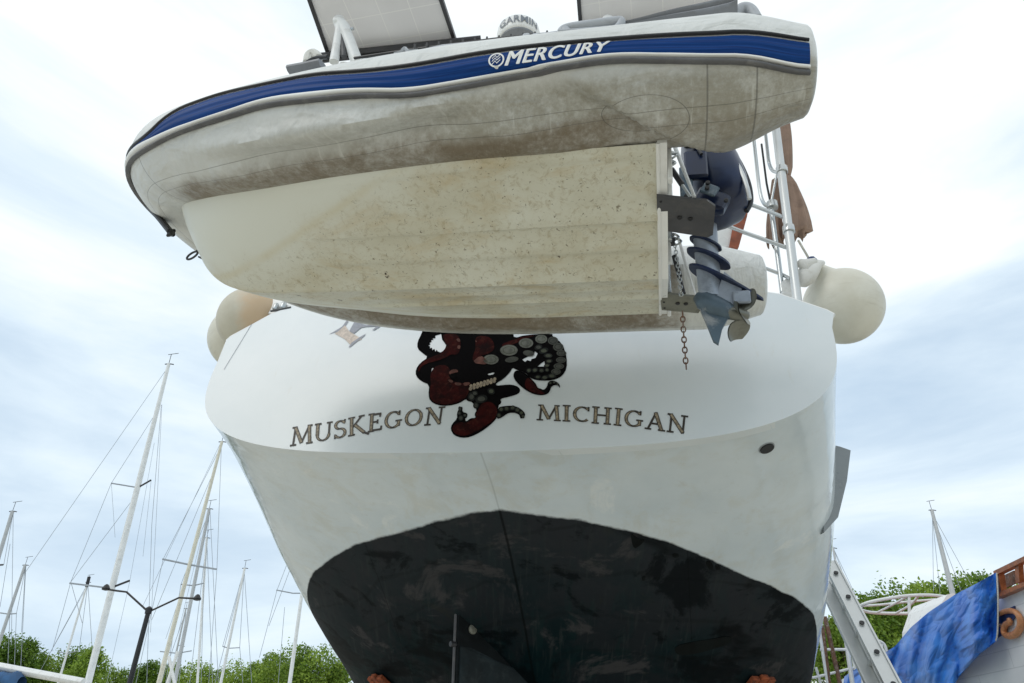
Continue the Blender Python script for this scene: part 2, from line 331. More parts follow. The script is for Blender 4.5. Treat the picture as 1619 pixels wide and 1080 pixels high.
def mat_tube():
    # UV.x = metres along the tube from the near stern, UV.y = angle/pi: 0 outward, -.5 straight down, -1 inward, .5 up
    t = NT('tube_fabric', .48); u, U, V = t.sepuv(); o = t.coord('Object')
    L = 1.0
    clean = t.mix(t.step(t.noise(o, 3, 5), .3, .7), (.60, .61, .59), (.68, .69, .67))
    # grey grime, heavier towards the stern
    g = t.math('ADD', t.math('MULTIPLY', t.noise(o, 2.4, 5, .6), .6), t.math('MULTIPLY', t.noise(o, 34, 8, .75), .4))
    aft = t.step(U, 2.9, .9)
    gr = t.math('MULTIPLY', t.step(V, -.10, -.26), t.math('ADD', t.math('MULTIPLY', aft, .85), .06))
    gr = t.math('MULTIPLY', gr, t.step(g, .30, .62))
    c_ = t.mix(gr, clean, (.255, .235, .180))
    # brown tide band close to the hull join
    bn = t.math('MULTIPLY', t.math('SUBTRACT', t.noise(t.mapping(o, (1, 1, 1)), 2.2, 6, .6), .5), .34)
    vv = t.math('ADD', V, bn)
    br = t.math('MULTIPLY', t.step(vv, -.38, -.50), t.step(U, 3.05, 2.75))
    br = t.math('MULTIPLY', t.math('MULTIPLY', br, t.step(U, .30, .85, .35, 1.0)), t.step(g, .35, .58, .45, 1.0))
    c_ = t.mix(t.math('MULTIPLY', br, .95), c_, (.165, .128, .082))
    spk = t.step(t.noise(o, 60, 5, .8), .60, .68)
    c_ = t.mix(t.math('MULTIPLY', t.math('MULTIPLY', spk, br), .55), c_, (.30, .26, .19))
    spk2 = t.step(t.noise(o, 75, 4, .7), .62, .70)
    c_ = t.mix(t.math('MULTIPLY', t.math('MULTIPLY', spk2, gr), .35), c_, (.10, .09, .07))
    # pale rubbed streaks across the band
    stn = t.noise(t.mapping(u, (22, 2.0, 1), (0, 0, .30)), 1.6, 3, .5, .3)
    sm = t.math('MULTIPLY', t.step(stn, .62, .70), t.math('MULTIPLY', t.step(V, -.22, -.30), t.step(V, -.52, -.42)))
    c_ = t.mix(t.math('MULTIPLY', sm, .45), c_, (.60, .60, .56))
    # seams
    for v0, wd in ((-.375, .0028), (-.455, .0025)):
        wv = t.math('MULTIPLY', t.math('SUBTRACT', t.noise(t.mapping(u, (1, 0, 0)), 2.2, 3), .5), .035)
        dv = t.math('ABSOLUTE', t.math('SUBTRACT', t.math('ADD', V, wv), v0))
        c_ = t.mix(t.math('MULTIPLY', t.step(dv, wd, wd * .3), .55), c_, (.07, .065, .055))
    for s0 in (.235, .40, 2.92):
        dv = t.math('ABSOLUTE', t.math('SUBTRACT', U, s0))
        c_ = t.mix(t.math('MULTIPLY', t.step(dv, .0045, .0015), t.math('MULTIPLY', t.step(V, -.12, -.13), .6)), c_, (.08, .075, .065))
    # round reinforcing patch
    du = t.math('DIVIDE', t.math('SUBTRACT', U, PCH[0]), .155); dv = t.math('DIVIDE', t.math('ADD', V, PCH[1]), .125)
    rr = t.math('SQRT', t.math('ADD', t.math('MULTIPLY', du, du), t.math('MULTIPLY', dv, dv)))
    c_ = t.mix(t.math('MULTIPLY', t.step(t.math('ABSOLUTE', t.math('SUBTRACT', rr, 1.0)), .018, .006), .6), c_, (.07, .065, .055))
    t.color(c_)
    b1 = t.noise(t.mapping(u, (5, 2.2, 1), (0, 0, .5)), 1.7, 4, .55, .7)
    b2_ = t.noise(t.mapping(u, (3, 5, 1), (0, 0, -.5)), 1.4, 2, .4, 1.2); t.bump(t.math('ADD', b1, b2_), .55, .035)
    return t.m
M['tube'] = mat_tube()
def mat_band():
    t = NT('blue_strake', .5, .12); u, U, V = t.sepuv()
    a = t.mix(t.step(t.noise(t.mapping(u, (2, 9, 1)), 2, 5, .6, .6), .3, .7), (.004, .032, .150), (.008, .056, .230))
    lin = t.math('ADD', t.step(t.math('ABSOLUTE', t.math('SUBTRACT', V, .35)), .035, .0), t.step(t.math('ABSOLUTE', t.math('SUBTRACT', V, .70)), .03, .0))
    a = t.mix(t.math('MULTIPLY', lin, .45), a, (.003, .010, .05))
    t.color(a); h = t.math('MULTIPLY', t.math('SINE', t.math('MULTIPLY', V, 18.0)), .5); t.bump(h, .5, .006)
    return t.m
M['blue'] = mat_band()
def mat_fender():
    t = NT('fender_vinyl', .42); o = t.coord('Object')
    a = t.mix(t.step(t.noise(o, 4, 6, .6), .3, .7), (.60, .57, .47), (.68, .66, .57))
    a = t.mix(t.math('MULTIPLY', t.step(t.noise(t.mapping(o, (1, 1, 5)), 5, 6, .7, .4), .5, .7), .3), a, (.42, .38, .28)); t.color(a); return t.m
M['fender'] = mat_fender()
def mat_fender_or():
    t = NT('fender_stained', .5); o = t.coord('Object'); s = t.sep(o)
    a = t.mix(t.step(t.noise(o, 4, 6, .6), .3, .7), (.50, .46, .36), (.58, .55, .45))
    k = t.step(t.math('ADD', s[0], t.math('MULTIPLY', t.math('SUBTRACT', t.noise(o, 5, 7, .7), .5), .35)), -.08, .12)
    a = t.mix(t.math('MULTIPLY', k, .75), a, (.62, .42, .24)); t.color(a); return t.m
M['fender_or'] = mat_fender_or()
def mat_panel():
    t = NT('solar_panel_back', .5); o = t.coord('Object')
    a = t.mix(t.step(t.noise(o, 2.0, 5), .3, .7), (.70, .69, .70), (.76, .75, .76))
    br = t.n('ShaderNodeTexBrick'); br.offset = 0; t.l(t.mapping(o, (1, 1, 1), (0, 0, .2)), br.inputs['Vector']); br.inputs['Scale'].default_value = 1
    br.inputs['Mortar Size'].default_value = .004; br.inputs['Brick Width'].default_value = .24; br.inputs['Row Height'].default_value = .24; br.inputs['Mortar Smooth'].default_value = .3
    t.color(t.mix(br.outputs['Fac'], a, (.82, .81, .80))); return t.m
M['panel'] = mat_panel()
def mat_tarp():
    t = NT('blue_tarp', .42); o = t.coord('Object'); u, U, V = t.sepuv()
    a = t.mix(t.step(t.noise(o, 1.2, 6, .6, .5), .3, .7), (.016, .125, .54), (.045, .24, .74))
    pale = t.math('MULTIPLY', t.step(t.noise(t.mapping(u, (5, 1, 1)), 2.5, 8, .75, .8), .54, .72), t.step(U, .75, .35))
    a = t.mix(t.math('MULTIPLY', pale, .35), a, (.22, .38, .62))
    t.color(a)
    wp = t.n('ShaderNodeVectorMath'); wp.operation = 'ADD'; nz_ = t.n('ShaderNodeTexNoise'); nz_.inputs['Scale'].default_value = 3; t.l(u, nz_.inputs['Vector']); sc9 = t.n('ShaderNodeVectorMath'); sc9.operation = 'SCALE'; sc9.inputs['Scale'].default_value = .25; t.l(nz_.outputs['Color'], sc9.inputs[0]); t.l(u, wp.inputs[0]); t.l(sc9.outputs[0], wp.inputs[1])
    h1 = t.voro(t.mapping(wp.outputs[0], (6, 1.6, 1), (0, 0, .25)), 1.6)[0]; h2 = t.voro(t.mapping(wp.outputs[0], (7, 3, 1), (0, 0, -.4)), 3.0)[0]
    t.bump(t.math('ADD', h1, t.math('MULTIPLY', h2, .4)), .7, .11); return t.m
M['tarp'] = mat_tarp()
def mat_planks():
    t = NT('planked_hull', .3); o = t.coord('Object'); u, U, V = t.sepuv()
    fr = t.math('FRACT', t.math('MULTIPLY', V, 5.2)); ln = t.step(t.math('ABSOLUTE', t.math('SUBTRACT', fr, .5)), .03, .005)
    fr2 = t.math('FRACT', t.math('ADD', t.math('MULTIPLY', U, .7), t.math('MULTIPLY', t.math('FLOOR', t.math('ADD', t.math('MULTIPLY', V, 5.2), .5)), .37))); ln2 = t.step(t.math('ABSOLUTE', t.math('SUBTRACT', fr2, .5)), .006, .001)
    a = t.mix(t.step(t.noise(o, 2, 5), .3, .7), (.70, .71, .73), (.78, .79, .80))
    t.color(t.mix(t.math('MULTIPLY', t.math('MAXIMUM', ln, ln2), .5), a, (.35, .37, .40))); t.bump(t.math('SUBTRACT', 1.0, ln), .25, .01); return t.m
M['planks'] = mat_planks()
def mat_leaf(name, c1, c2):
    t = NT(name, .6); i = t.n('ShaderNodeObjectInfo'); o = t.coord('Object')
    r = t.math('ADD', t.math('MULTIPLY', t.noise(o, .9, 3), .7), t.math('MULTIPLY', t.noise(o, 9, 2), .4))
    r = t.math('ADD', r, t.math('MULTIPLY', t.math('SUBTRACT', i.outputs['Random'], .5), .2)); t.color(t.mix(t.step(r, .35, .75), c1, c2))
    tr = t.n('ShaderNodeBsdfTranslucent'); t.put(tr.inputs[0], t.mix(t.step(r, .35, .75), c1, c2)); ms = t.n('ShaderNodeMixShader'); ms.inputs[0].default_value = .35
    t.l(t.b.outputs[0], ms.inputs[1]); t.l(tr.outputs[0], ms.inputs[2]); t.l(ms.outputs[0], t.t.nodes['Material Output'].inputs[0]); return t.m
M['leaf_a'] = mat_leaf('leaf_bright', (.09, .18, .014), (.34, .46, .06))
M['leaf_b'] = mat_leaf('leaf_mid', (.085, .17, .015), (.30, .43, .055))
def mat_ground():
    t = NT('gravel', .9); o = t.coord('Object')
    a = t.mix(t.step(t.noise(o, .3, 6), .35, .65), (.60, .56, .47), (.68, .64, .55)); v = t.voro(o, 30)
    a = t.mix(t.step(t.sep(v[1])[0], .3, .9), a, (.55, .52, .45)); t.color(a); t.bump(v[0], .5, .02); return t.m
M['ground'] = mat_ground()
M['grass'] = simple('grass_ground', (.07, .12, .03), .9, var=.3, vs=.3)

# ================================================================== ground
g = MB(); R_ = 1400; n = 48
g.add([(R_ * cos(2 * pi * i / n), R_ * sin(2 * pi * i / n), 0) for i in range(n)], [tuple(range(n))])
tag(g.build('ground', M['ground'], None, smooth=False, recalc=False), kind='structure')
g = MB(); vs = []; NN = 64
for i in range(NN + 1):
    a = pi * i / NN; vs += [(48 * cos(a) * 1.2, 52 * sin(a) + 5, .02), (1000 * cos(a), 1000 * sin(a), .02)]
g.add(vs, [(2 * i, 2 * i + 1, 2 * i + 3, 2 * i + 2) for i in range(NN)])
tag(g.build('grass_field', M['grass'], None, smooth=False, recalc=False), kind='structure')

# ================================================================== the yacht
HP = dict(zip(['yaw','heel','trim','ox','oy','oz','b0','b1','b2','k1','k2','k3','p0','p1','p2','vee','zr','zw','off','veeF','wt'],
 [0.20056, 0.05779, -0.20635, -0.17793, 3.80359, 3.06845, 2.00679, 2.17478, 2.03116, -0.13199, -0.81559, -0.19535, 3.7941, 5.77508, 4.26862, 0.02744, 1.01928, -0.04949, -0.00592, 0.56137, -0.0322]))
def hframe():
    yaw, heel, trim = HP['yaw'], HP['heel'], HP['trim']
    f = A3(sin(yaw) * cos(trim), cos(yaw) * cos(trim), sin(trim)); r = A3(cos(yaw), -sin(yaw), 0); k = np.cross(r, f)
    r2 = r * cos(heel) - k * sin(heel); return f, r2, np.cross(r2, f)
hf, hr, hk = hframe(); HO = A3(HP['ox'], HP['oy'], HP['oz'])
def H(u, v, z): return HO + u * hf + v * hr + z * hk
NQ = 56
def hsec(u):
    b = np.polyval(np.polyfit([0, 2, 6], [HP['b0'], HP['b1'], HP['b2']], 2), min(u, 6.5))
    zk = np.polyval(np.polyfit([0, .8, 2.5, 6], [0, HP['k1'], HP['k2'], HP['k3']], 3), min(u, 4.2))
    if u > 4.2: zk += (u - 4.2) * .12
    p = np.interp(u, [0, 1.5, 6], [HP['p0'], HP['p1'], HP['p2']]); vee = np.interp(u, [0, 3], [HP['vee'], HP['veeF']])
    zr = HP['zr']; zs = .95 + .212 * u + .01 * u * u
    if u > 6.5: b *= sqrt(max(0, 1 - ((u - 6.5) / 8.0) ** 2)) * .98 + .02; vee += (u - 6.5) * .12
    zr = min(zr, zs - .02) if u < .3 else zr + .1 * max(0, u - 2)
    th = np.linspace(0, pi / 2, NQ); v = b * np.cos(th) ** (2 / p); z = zr - (zr - zk - vee * v / b) * np.sin(th) ** (2 / p)
    V = np.concatenate([[-b], -v, v[::-1][1:], [b]]); Z = np.concatenate([[zs], z, z[::-1][1:], [zs]])
    return V, Z
us = list(np.linspace(0, 1, 12)) + list(np.linspace(1.15, 7, 34)) + list(np.linspace(7.4, 14.5, 16))
yacht = thing('sailing_yacht', (HO[0] + 1, HO[1] + 4, 0), 'big white sailing yacht seen from below its stern, with octopus emblem and MUSKEGON MICHIGAN lettering', 'sailing yacht')
hm = MB(); G = []; uvs = []
for u in us:
    V, Z = hsec(u); G.append([H(u, v, z) for v, z in zip(V, Z)]); uvs += [(u, z - (HP['zw'] + HP['wt'] * u)) for z in Z]
G = np.array(G); hm.grid(G)
HB = BVHTree.FromPolygons([Vector(v) for v in hm.v], hm.f)
def hit(bvh, px, py):
    r = nrm(ray(px, py)); h = bvh.ray_cast(Vector(CAMP), Vector(r))
    return (None, None) if h[0] is None else (np.array(h[0]), np.array(h[1]) * (-1 if np.array(h[1]) @ r > 0 else 1))
# the painted waterline is hand cut: its height varies a little across the stern
wl = []
for (px_, py_) in ((487,925),(497,905),(520,885),(560,862),(620,845),(650,838),(700,820),(765,811),(850,815),(920,823),(1000,840),(1060,858),(1120,883),(1180,912),(1240,938),(1270,955),(1288,975)):
    P_, n__ = hit(HB, px_, py_)
    if P_ is None: continue
    q_ = P_ - HO; u_ = q_ @ hf; wl.append((q_ @ hr, q_ @ hk - (HP['zw'] + HP['wt'] * u_)))
wl.sort(); wl = np.array(wl)
uv2 = []
for (u_, w_), P_ in zip(uvs, hm.v):
    v_ = (np.array(P_) - HO) @ hr; uv2.append((u_, w_ - float(np.interp(v_, wl[:, 0], wl[:, 1]))))
hull = hm.build('hull', M['hull'], yacht, uv=uv2, angle=80)
# deck
dk = MB(); dv = []
for u in us: V, Z = hsec(u); dv.append([H(u, V[0], Z[0] - .10), H(u, 0, Z[0] + .02), H(u, V[-1], Z[-1] - .10)])
dk.grid(np.array(dv)); dk.build('deck', M['paint_white'], yacht)
# transom
V, Z = hsec(0)
top = [(2.035, .90), (2.0, .935), (1.76, 1.09), (1.3, 1.24), (.7, 1.36), (0, 1.42), (-.7, 1.42), (-1.3, 1.37), (-1.6, 1.31), (-1.745, 1.233), (-2.0, 1.035), (-2.02, 1.0)]
outl = [(v, z) for v, z in zip(V[1:-1], Z[1:-1]) if z < .86] + top
tm = MB(); PT = [H(-.004, a, b) for a, b in outl]
tm.prism([p + hf * .03 for p in PT], hf, .03)
transom = tm.build('transom', M['transom'], yacht, smooth=False)
# rolled bulwark lip along the top of the transom
lp = MB(); lp.sweep([H(.02, a, b) for a, b in top], .022, 8); lp.build('cap_rail', M['paint_white'], yacht)
TN = -hf; TP0 = H(-.004, 0, 0)
def tp(px, py, o=.002): return atp(px, py, TP0 + TN * o, TN)

def fill2d(polys, mat_name='tmp', res=1):
    cu = bpy.data.curves.new('tmp', 'CURVE'); cu.dimensions = '2D'; cu.fill_mode = 'BOTH'
    for P in polys:
        sp = cu.splines.new('POLY'); sp.points.add(len(P) - 1)
        for i, (x, y) in enumerate(P): sp.points[i].co = (x, y, 0, 1)
        sp.use_cyclic_u = True
    o = bpy.data.objects.new('tmp', cu); COL.objects.link(o); bpy.context.view_layer.update()
    me = o.evaluated_get(bpy.context.evaluated_depsgraph_get()).to_mesh()
    vs = [(v.co.x, v.co.y) for v in me.vertices]; fs = [tuple(p.vertices) for p in me.polygons]
    o.evaluated_get(bpy.context.evaluated_depsgraph_get()).to_mesh_clear(); bpy.data.objects.remove(o); return vs, fs
def chaikin(P, n=2):
    for _ in range(n):
        Q = []
        for i in range(len(P)):
            a = P[i]; b = P[(i + 1) % len(P)]; Q += [(a[0] * .75 + b[0] * .25, a[1] * .75 + b[1] * .25), (a[0] * .25 + b[0] * .75, a[1] * .25 + b[1] * .75)]
        P = Q
    return P
def oz(p): return (640 + p[0] / 5.782, 520 + p[1] / 5.782)
def flat_on_transom(mb, polys, o, mi):
    vs, fs = fill2d([[(x, -y) for x, y in P] for P in polys]); mb.add([tp(x, -y, o) for x, y in vs], fs, mi)
# ---- octopus emblem
em = MB()
body = [(165,5),(165,-60),(990,-60),(990,35),(1000,85),(1100,55),(1350,40),(1350,70),(1440,130),(1480,250),(1482,360),(1440,430),(1380,462),(1310,475),(1200,470),(1150,450),(1100,400),(1010,370),(985,355),(960,400),(900,460),(830,500),(840,520),(900,512),(980,508),(1040,530),(1058,560),(1040,595),(960,620),(870,640),(885,670),(870,690),(855,700),(850,790),(830,830),(780,880),(700,940),(600,990),(520,998),(450,975),(418,920),(430,870),(480,820),(475,770),(500,720),(530,708),(525,760),(575,770),(570,810),(550,820),(560,850),(600,815),(650,815),(635,780),(660,740),(620,670),(570,660),(560,640),(500,680),(400,705),(300,700),(230,660),(215,600),(225,510),(150,480),(100,430),(100,370),(140,310),(215,260),(160,220),(115,180),(115,120),(150,50)]
jag = [(300,55),(332,45),(342,100),(380,150),(368,195),(325,215),(300,205),(292,190),(280,208),(270,182),(252,195),(248,172),(228,178),(232,160),(215,155),(235,140),(225,128),(245,118),(238,102),(262,100),(255,85),(280,85),(278,62)]
holes = [jag, chaikin([(245,360),(265,355),(260,390),(243,395)], 1), chaikin([(755,410),(820,395),(815,415),(765,425)], 1), [(1072,280),(1120,255),(1180,232),(1190,205),(1215,225),(1195,265),(1160,275),(1150,295),(1120,285),(1100,302)], [(1215,345),(1240,320),(1275,295),(1285,345)]]
flat_on_transom(em, [[oz(p) for p in chaikin(body, 1)]] + [[oz(p) for p in h] for h in holes], .0025, 0)
arm = [(1010,370),(985,440),(1050,520),(1150,590),(1250,612),(1320,590),(1340,520),(1400,510),(1420,548),(1415,500),(1360,470),(1310,480),(1300,530),(1270,560),(1240,545),(1215,540),(1200,505),(1180,480),(1100,400)]
flat_on_transom(em, [[oz(p) for p in chaikin(arm, 2)]], .0035, 0)
ten = [(850,720),(900,705),(1000,700),(1070,735),(1105,780),(1090,810),(1055,825),(1050,785),(1000,765),(940,770),(890,810),(835,830)]
flat_on_transom(em, [[oz(p) for p in chaikin(ten, 2)]], .0035, 0)
reds = [[(250,370),(300,330),(380,330),(420,380),(400,430),(440,480),(520,500),(620,490),(590,560),(560,630),(490,670),(400,693),(300,688),(237,650),(224,590),(240,500),(232,430)],
 [(340,50),(470,40),(510,100),(510,180),(480,240),(420,230),(380,260),(300,290),(220,310),(150,340),(130,400),(115,370),(150,310),(230,262),(330,225),(385,160),(360,100)],
 [(640,60),(790,70),(830,180),(760,230),(700,240),(620,300),(620,250),(650,180)],
 [(700,680),(780,660),(840,710),(848,770),(820,826),(740,886),(640,946),(540,983),(460,962),(432,920),(442,880),(500,850),(560,862),(620,825),(660,815),(650,770),(670,740)],
 [(1150,450),(1180,500),(1230,560),(1290,590),(1240,603),(1160,580),(1090,530),(1110,450)],
 [(880,140),(1000,95),(1150,55),(1200,60),(1100,90),(1000,140),(900,170)]]
for k, P in enumerate(reds): flat_on_transom(em, [[oz(p) for p in chaikin(P, 2)]], .0045, 1)
flat_on_transom(em, [[oz(p) for p in chaikin([(610,310),(690,240),(750,280),(760,330)], 1)]], .0055, 2)
for ring in [[(400,400),(430,370),(480,370),(490,395),(450,400),(420,425)], [(390,460),(440,470),(440,490),(410,490)], [(450,490),(510,490),(520,515),(470,520)], [(530,490),(600,488),(590,510),(545,525)], [(640,110),(655,105),(660,125)], [(470,90),(500,85),(510,120),(480,115)], [(480,150),(510,150),(505,185),(480,180)]]:
    flat_on_transom(em, [[oz(p) for p in chaikin(ring, 1)]], .0055, 2)
def ell(mb, cx, cy, rx, ry, o, mi, n=20, rot=0):
    P = [oz((cx + rx * cos(2 * pi * i / n) * cos(rot) - ry * sin(2 * pi * i / n) * sin(rot), cy + rx * cos(2 * pi * i / n) * sin(rot) + ry * sin(2 * pi * i / n) * cos(rot))) for i in range(n)]
    mb.add([tp(x, y, o) for x, y in P], [tuple(range(n))], mi)
ell(em, 440, 432, 32, 26, .006, 0)
for i, (cx, cy, rx, ry) in enumerate([(788,280,70,45),(952,195,80,50),(1108,130,66,45),(1247,93,55,40),(1355,108,48,38),(1403,165,48,38),(1432,222,45,28),(1428,285,46,28),(1408,342,48,28),(1382,392,45,28)]):
    ell(em, cx, cy, rx, ry, .0055, 4 if i < 4 else 5); ell(em, cx, cy, rx * .72, ry * .68, .0062, 6 if i < 4 else 3); ell(em, cx, cy, rx * .62, ry * .58, .0068, 4 if i < 4 else 5)
for i, (cx, cy, rx, ry) in enumerate([(978,280,62,26),(1222,168,36,25),(1132,222,52,26),(1270,200,45,25),(1310,245,40,22),(1318,295,35,20),(1300,335,30,18),(1345,430,40,22),(1280,445,35,20),(1215,440,30,18),(1135,380,25,20),(1190,378,28,22),(1250,380,25,20),(1300,375,20,18),(610,620,33,38),(700,640,56,38),(650,700,26,30),(790,570,35,28),(640,590,30,24),(880,735,26,24),(930,728,26,24),(985,722,26,22),(1030,740,26,24),(1066,768,22,22),(1080,800,15,18),(505,730,16,22),(498,770,18,20),(512,815,24,26),(550,790,18,16),(860,790,22,24),(1330,495,14,12),(1365,488,14,12),(1395,505,12,12)]):
    ell(em, cx, cy, rx, ry, .0058 if cx != 1066 else .0061, 5 if i in (0, 2) else 3, rot=random.uniform(-.4, .4)); ell(em, cx, cy, rx * .6, ry * .6, .0066, 5 if i in (0, 2, 1) or cx < 720 else 6)
for i in range(8):
    ell(em, 600 + i * 31, 548 - i * 10, 15, 17, .0072, 7); ell(em, 606 + i * 31, 520 - i * 9, 14, 14, .0072, 7)
em.build('octopus_emblem', [M['oct_black'], M['oct_red'], M['oct_pink'], M['oct_gray'], M['oct_sucker'], M['oct_dim'], M['oct_center'], M['letter_tan']], yacht, smooth=False, recalc=False)

# ---- serif lettering on the transom: own stroke letters
GL = {
 'M': (1.15, [('l', .14,0,.22,1,.06), ('l',.22,1,.58,.08,.15), ('l',.58,.08,.95,1,.06), ('l',.95,1,1.02,0,.14), ('s',.0,.28,0), ('s',.86,1.16,0), ('s',.08,.30,1), ('s',.88,1.10,1)]),
 'U': (.95, [('l',.16,1,.16,.35,.14), ('a',.47,.36,.31,.34,180,360,.10), ('l',.78,.35,.78,1,.06), ('s',.02,.32,1), ('s',.66,.92,1)]),
 'S': (.68, [('a',.34,.74,.24,.22,20,270,.11), ('a',.34,.27,.27,.25,90,-160,.11), ('l',.56,.80,.60,1.0,.05), ('l',.07,.0,.08,.22,.05)]),
 'K': (.95, [('l',.18,0,.18,1,.14), ('l',.22,.42,.72,1,.06), ('l',.36,.56,.86,.02,.14), ('s',.02,.34,0), ('s',.02,.34,1), ('s',.58,.86,1), ('l',.86,.02,1.1,-.12,.07)]),
 'E': (.75, [('l',.18,0,.18,1,.14), ('l',.18,.96,.64,.96,.07), ('l',.18,.52,.50,.52,.06), ('l',.18,.04,.68,.04,.07), ('l',.64,.98,.62,.80,.05), ('l',.70,.02,.72,.22,.05), ('l',.50,.62,.50,.42,.05), ('s',.02,.3,0), ('s',.02,.3,1)]),
 'G': (.95, [('a',.47,.5,.38,.46,40,320,.12), ('l',.77,.42,.77,.12,.12), ('s2',.62,.92,.42), ('l',.78,.98,.78,.76,.05)]),
 'O': (.98, [('a',.49,.5,.39,.46,0,360,.12)]),
 'N': (1.0, [('l',.18,0,.18,1,.06), ('l',.14,1,.82,.04,.15), ('l',.82,.0,.82,1,.06), ('s',.04,.34,0), ('s',.0,.22,1), ('s',.68,.98,1)]),
 'I': (.42, [('l',.21,0,.21,1,.14), ('s',.04,.38,0), ('s',.04,.38,1)]),
 'C': (.82, [('a',.46,.5,.38,.46,45,315,.12), ('l',.76,.98,.76,.74,.05)]),
 'H': (1.0, [('l',.2,0,.2,1,.14), ('l',.8,0,.8,1,.14), ('l',.2,.52,.8,.52,.06), ('s',.04,.36,0), ('s',.04,.36,1), ('s',.64,.96,0), ('s',.64,.96,1)]),
 'A': (.98, [('l',.16,0,.48,1,.06), ('l',.46,1,.84,0,.15), ('l',.26,.34,.66,.34,.06), ('s',.02,.3,0), ('s',.68,1.0,0)]),
}
def glyph(ch, grow=0.0):
    out = []
    for s in GL[ch][1]:
        if s[0] == 'l':
            _, x0, y0, x1, y1, w = s; w = w + grow; d = np.array([x1 - x0, y1 - y0]); L = np.hypot(*d); d = d / L; nn = np.array([-d[1], d[0]]) * w / 2
            a = np.array([x0, y0]) - d * grow / 2; b = np.array([x1, y1]) + d * grow / 2
            out.append([tuple(a + nn), tuple(b + nn), tuple(b - nn), tuple(a - nn)])
        elif s[0] in ('s', 's2'):
            x0, x1 = s[1], s[2]; y = s[3]; w = .055 + grow; out.append([(x0 - grow / 2, y - w / 2), (x1 + grow / 2, y - w / 2), (x1 + grow / 2, y + w / 2), (x0 - grow / 2, y + w / 2)])
        else:
            _, cx, cy, rx, ry, a0, a1, w = s; m = 16
            P = []; Q = []
            for i in range(m + 1):
                a = radians(a0 + (a1 - a0) * i / m); ww = (w * (.45 + .65 * abs(cos(a))) + grow) / 2
                P.append((cx + (rx + ww) * cos(a), cy + (ry + ww) * sin(a))); Q.append((cx + (rx - ww) * cos(a), cy + (ry - ww) * sin(a)))
            for i in range(m): out.append([P[i], P[i + 1], Q[i + 1], Q[i]])
    return out
def letter_line(text, base, hgt, slant, wob):
    mb = MB(); base = [np.array(b, float) for b in base]
    tot = sum(GL[ch][0] for ch in text) + .10 * (len(text) - 1)
    seg = [np.hypot(*(base[i + 1] - base[i])) for i in range(len(base) - 1)]; L = sum(seg); cum = np.concatenate([[0], np.cumsum(seg)])
    bx = [b[0] for b in base]; by = [b[1] for b in base]; x = 0; k = L / tot
    def pos(q): q = min(max(q, 0), L); return np.array([np.interp(q, cum, bx), np.interp(q, cum, by)])
    zz = 0
    for ci, ch in enumerate(text):
        wdt = GL[ch][0]; p0 = pos(x * k); p1 = pos((x + wdt) * k); tx = (p1 - p0) / wdt; a = math.atan2(tx[1], tx[0])
        hh = np.interp(x / tot, [0, 1], hgt); up = np.array([sin(a), -cos(a)]) * hh + tx / np.hypot(*tx) * slant * hh
        for grow, mi, dz in ((.05, 0, .0022), (-.03, 1, .0034)):
            for q in glyph(ch, grow):
                zz += 1
                if grow < 0:
                    e1 = np.hypot(q[1][0] - q[2][0], q[1][1] - q[2][1]); e2 = np.hypot(q[0][0] - q[1][0], q[0][1] - q[1][1])
                    if min(e1, e2) < .045: continue
                P = [p0 + tx * qx + up * qy for qx, qy in q]
                mb.add([tp(p[0], p[1], dz + (zz % 9) * .00008) for p in P], [(0, 1, 2, 3)], mi)
        x += wdt + .10
    return mb
letter_line('MUSKEGON', [(459,704.5),(528,694),(590,681),(648,673.5),(700,670)], (27, 26), .22, 0).build('hailing_port_lettering', [M['letter_dark'], M['letter_tan']], yacht, smooth=False, recalc=False)
letter_line('MICHIGAN', [(849,663.5),(900,665.5),(960,670),(1020,677),(1085,686)], (23, 28), -.03, 0).build('hailing_port_lettering', [M['letter_dark'], M['letter_tan']], yacht, smooth=False, recalc=False)
kk = MB()
def z1(p): return (440 + p[0] / 3.373, 500 + p[1] / 3.373)
for P, mi, o in (([(270,97),(300,80),(340,55),(368,18),(374,30),(352,62),(330,78)], 1, .0022), ([(318,82),(356,48),(378,80),(446,122),(384,152),(352,120),(300,92)], 0, .003), ([(374,165),(392,140),(440,108),(468,92),(456,108),(410,142),(384,164)], 1, .0036), ([(378,78),(412,20),(428,8),(432,36),(470,48),(544,40),(548,52),(470,56),(440,62),(404,92)], 1, .0042), ([(500,74),(536,46),(545,52),(512,74)], 1, .0048)):
    flat_on_transom(kk, [[z1(p) for p in P]], o, mi)
kk.build('name_lettering', [M['letter_pink'], M['letter_slate']], yacht, smooth=False, recalc=False)

# ---- exhaust outlet on the counter
P, nn = hit(HB, 1212, 708)
ex_ = MB(); ex_.lathe(P - nn * .01, nn, [(0, .045), (.012, .047), (.014, .044), (.014, .040), (.006, .039)], 24)
exo = ex_.build('exhaust_outlet', M['hull_gray'], yacht); e2 = MB(); e2.lathe(P - nn * .006, nn, [(0, .040), (.0170, .040)], 20); e2.build('bore_shade', M['black'], exo)  # black disc stands for the shade inside the outlet
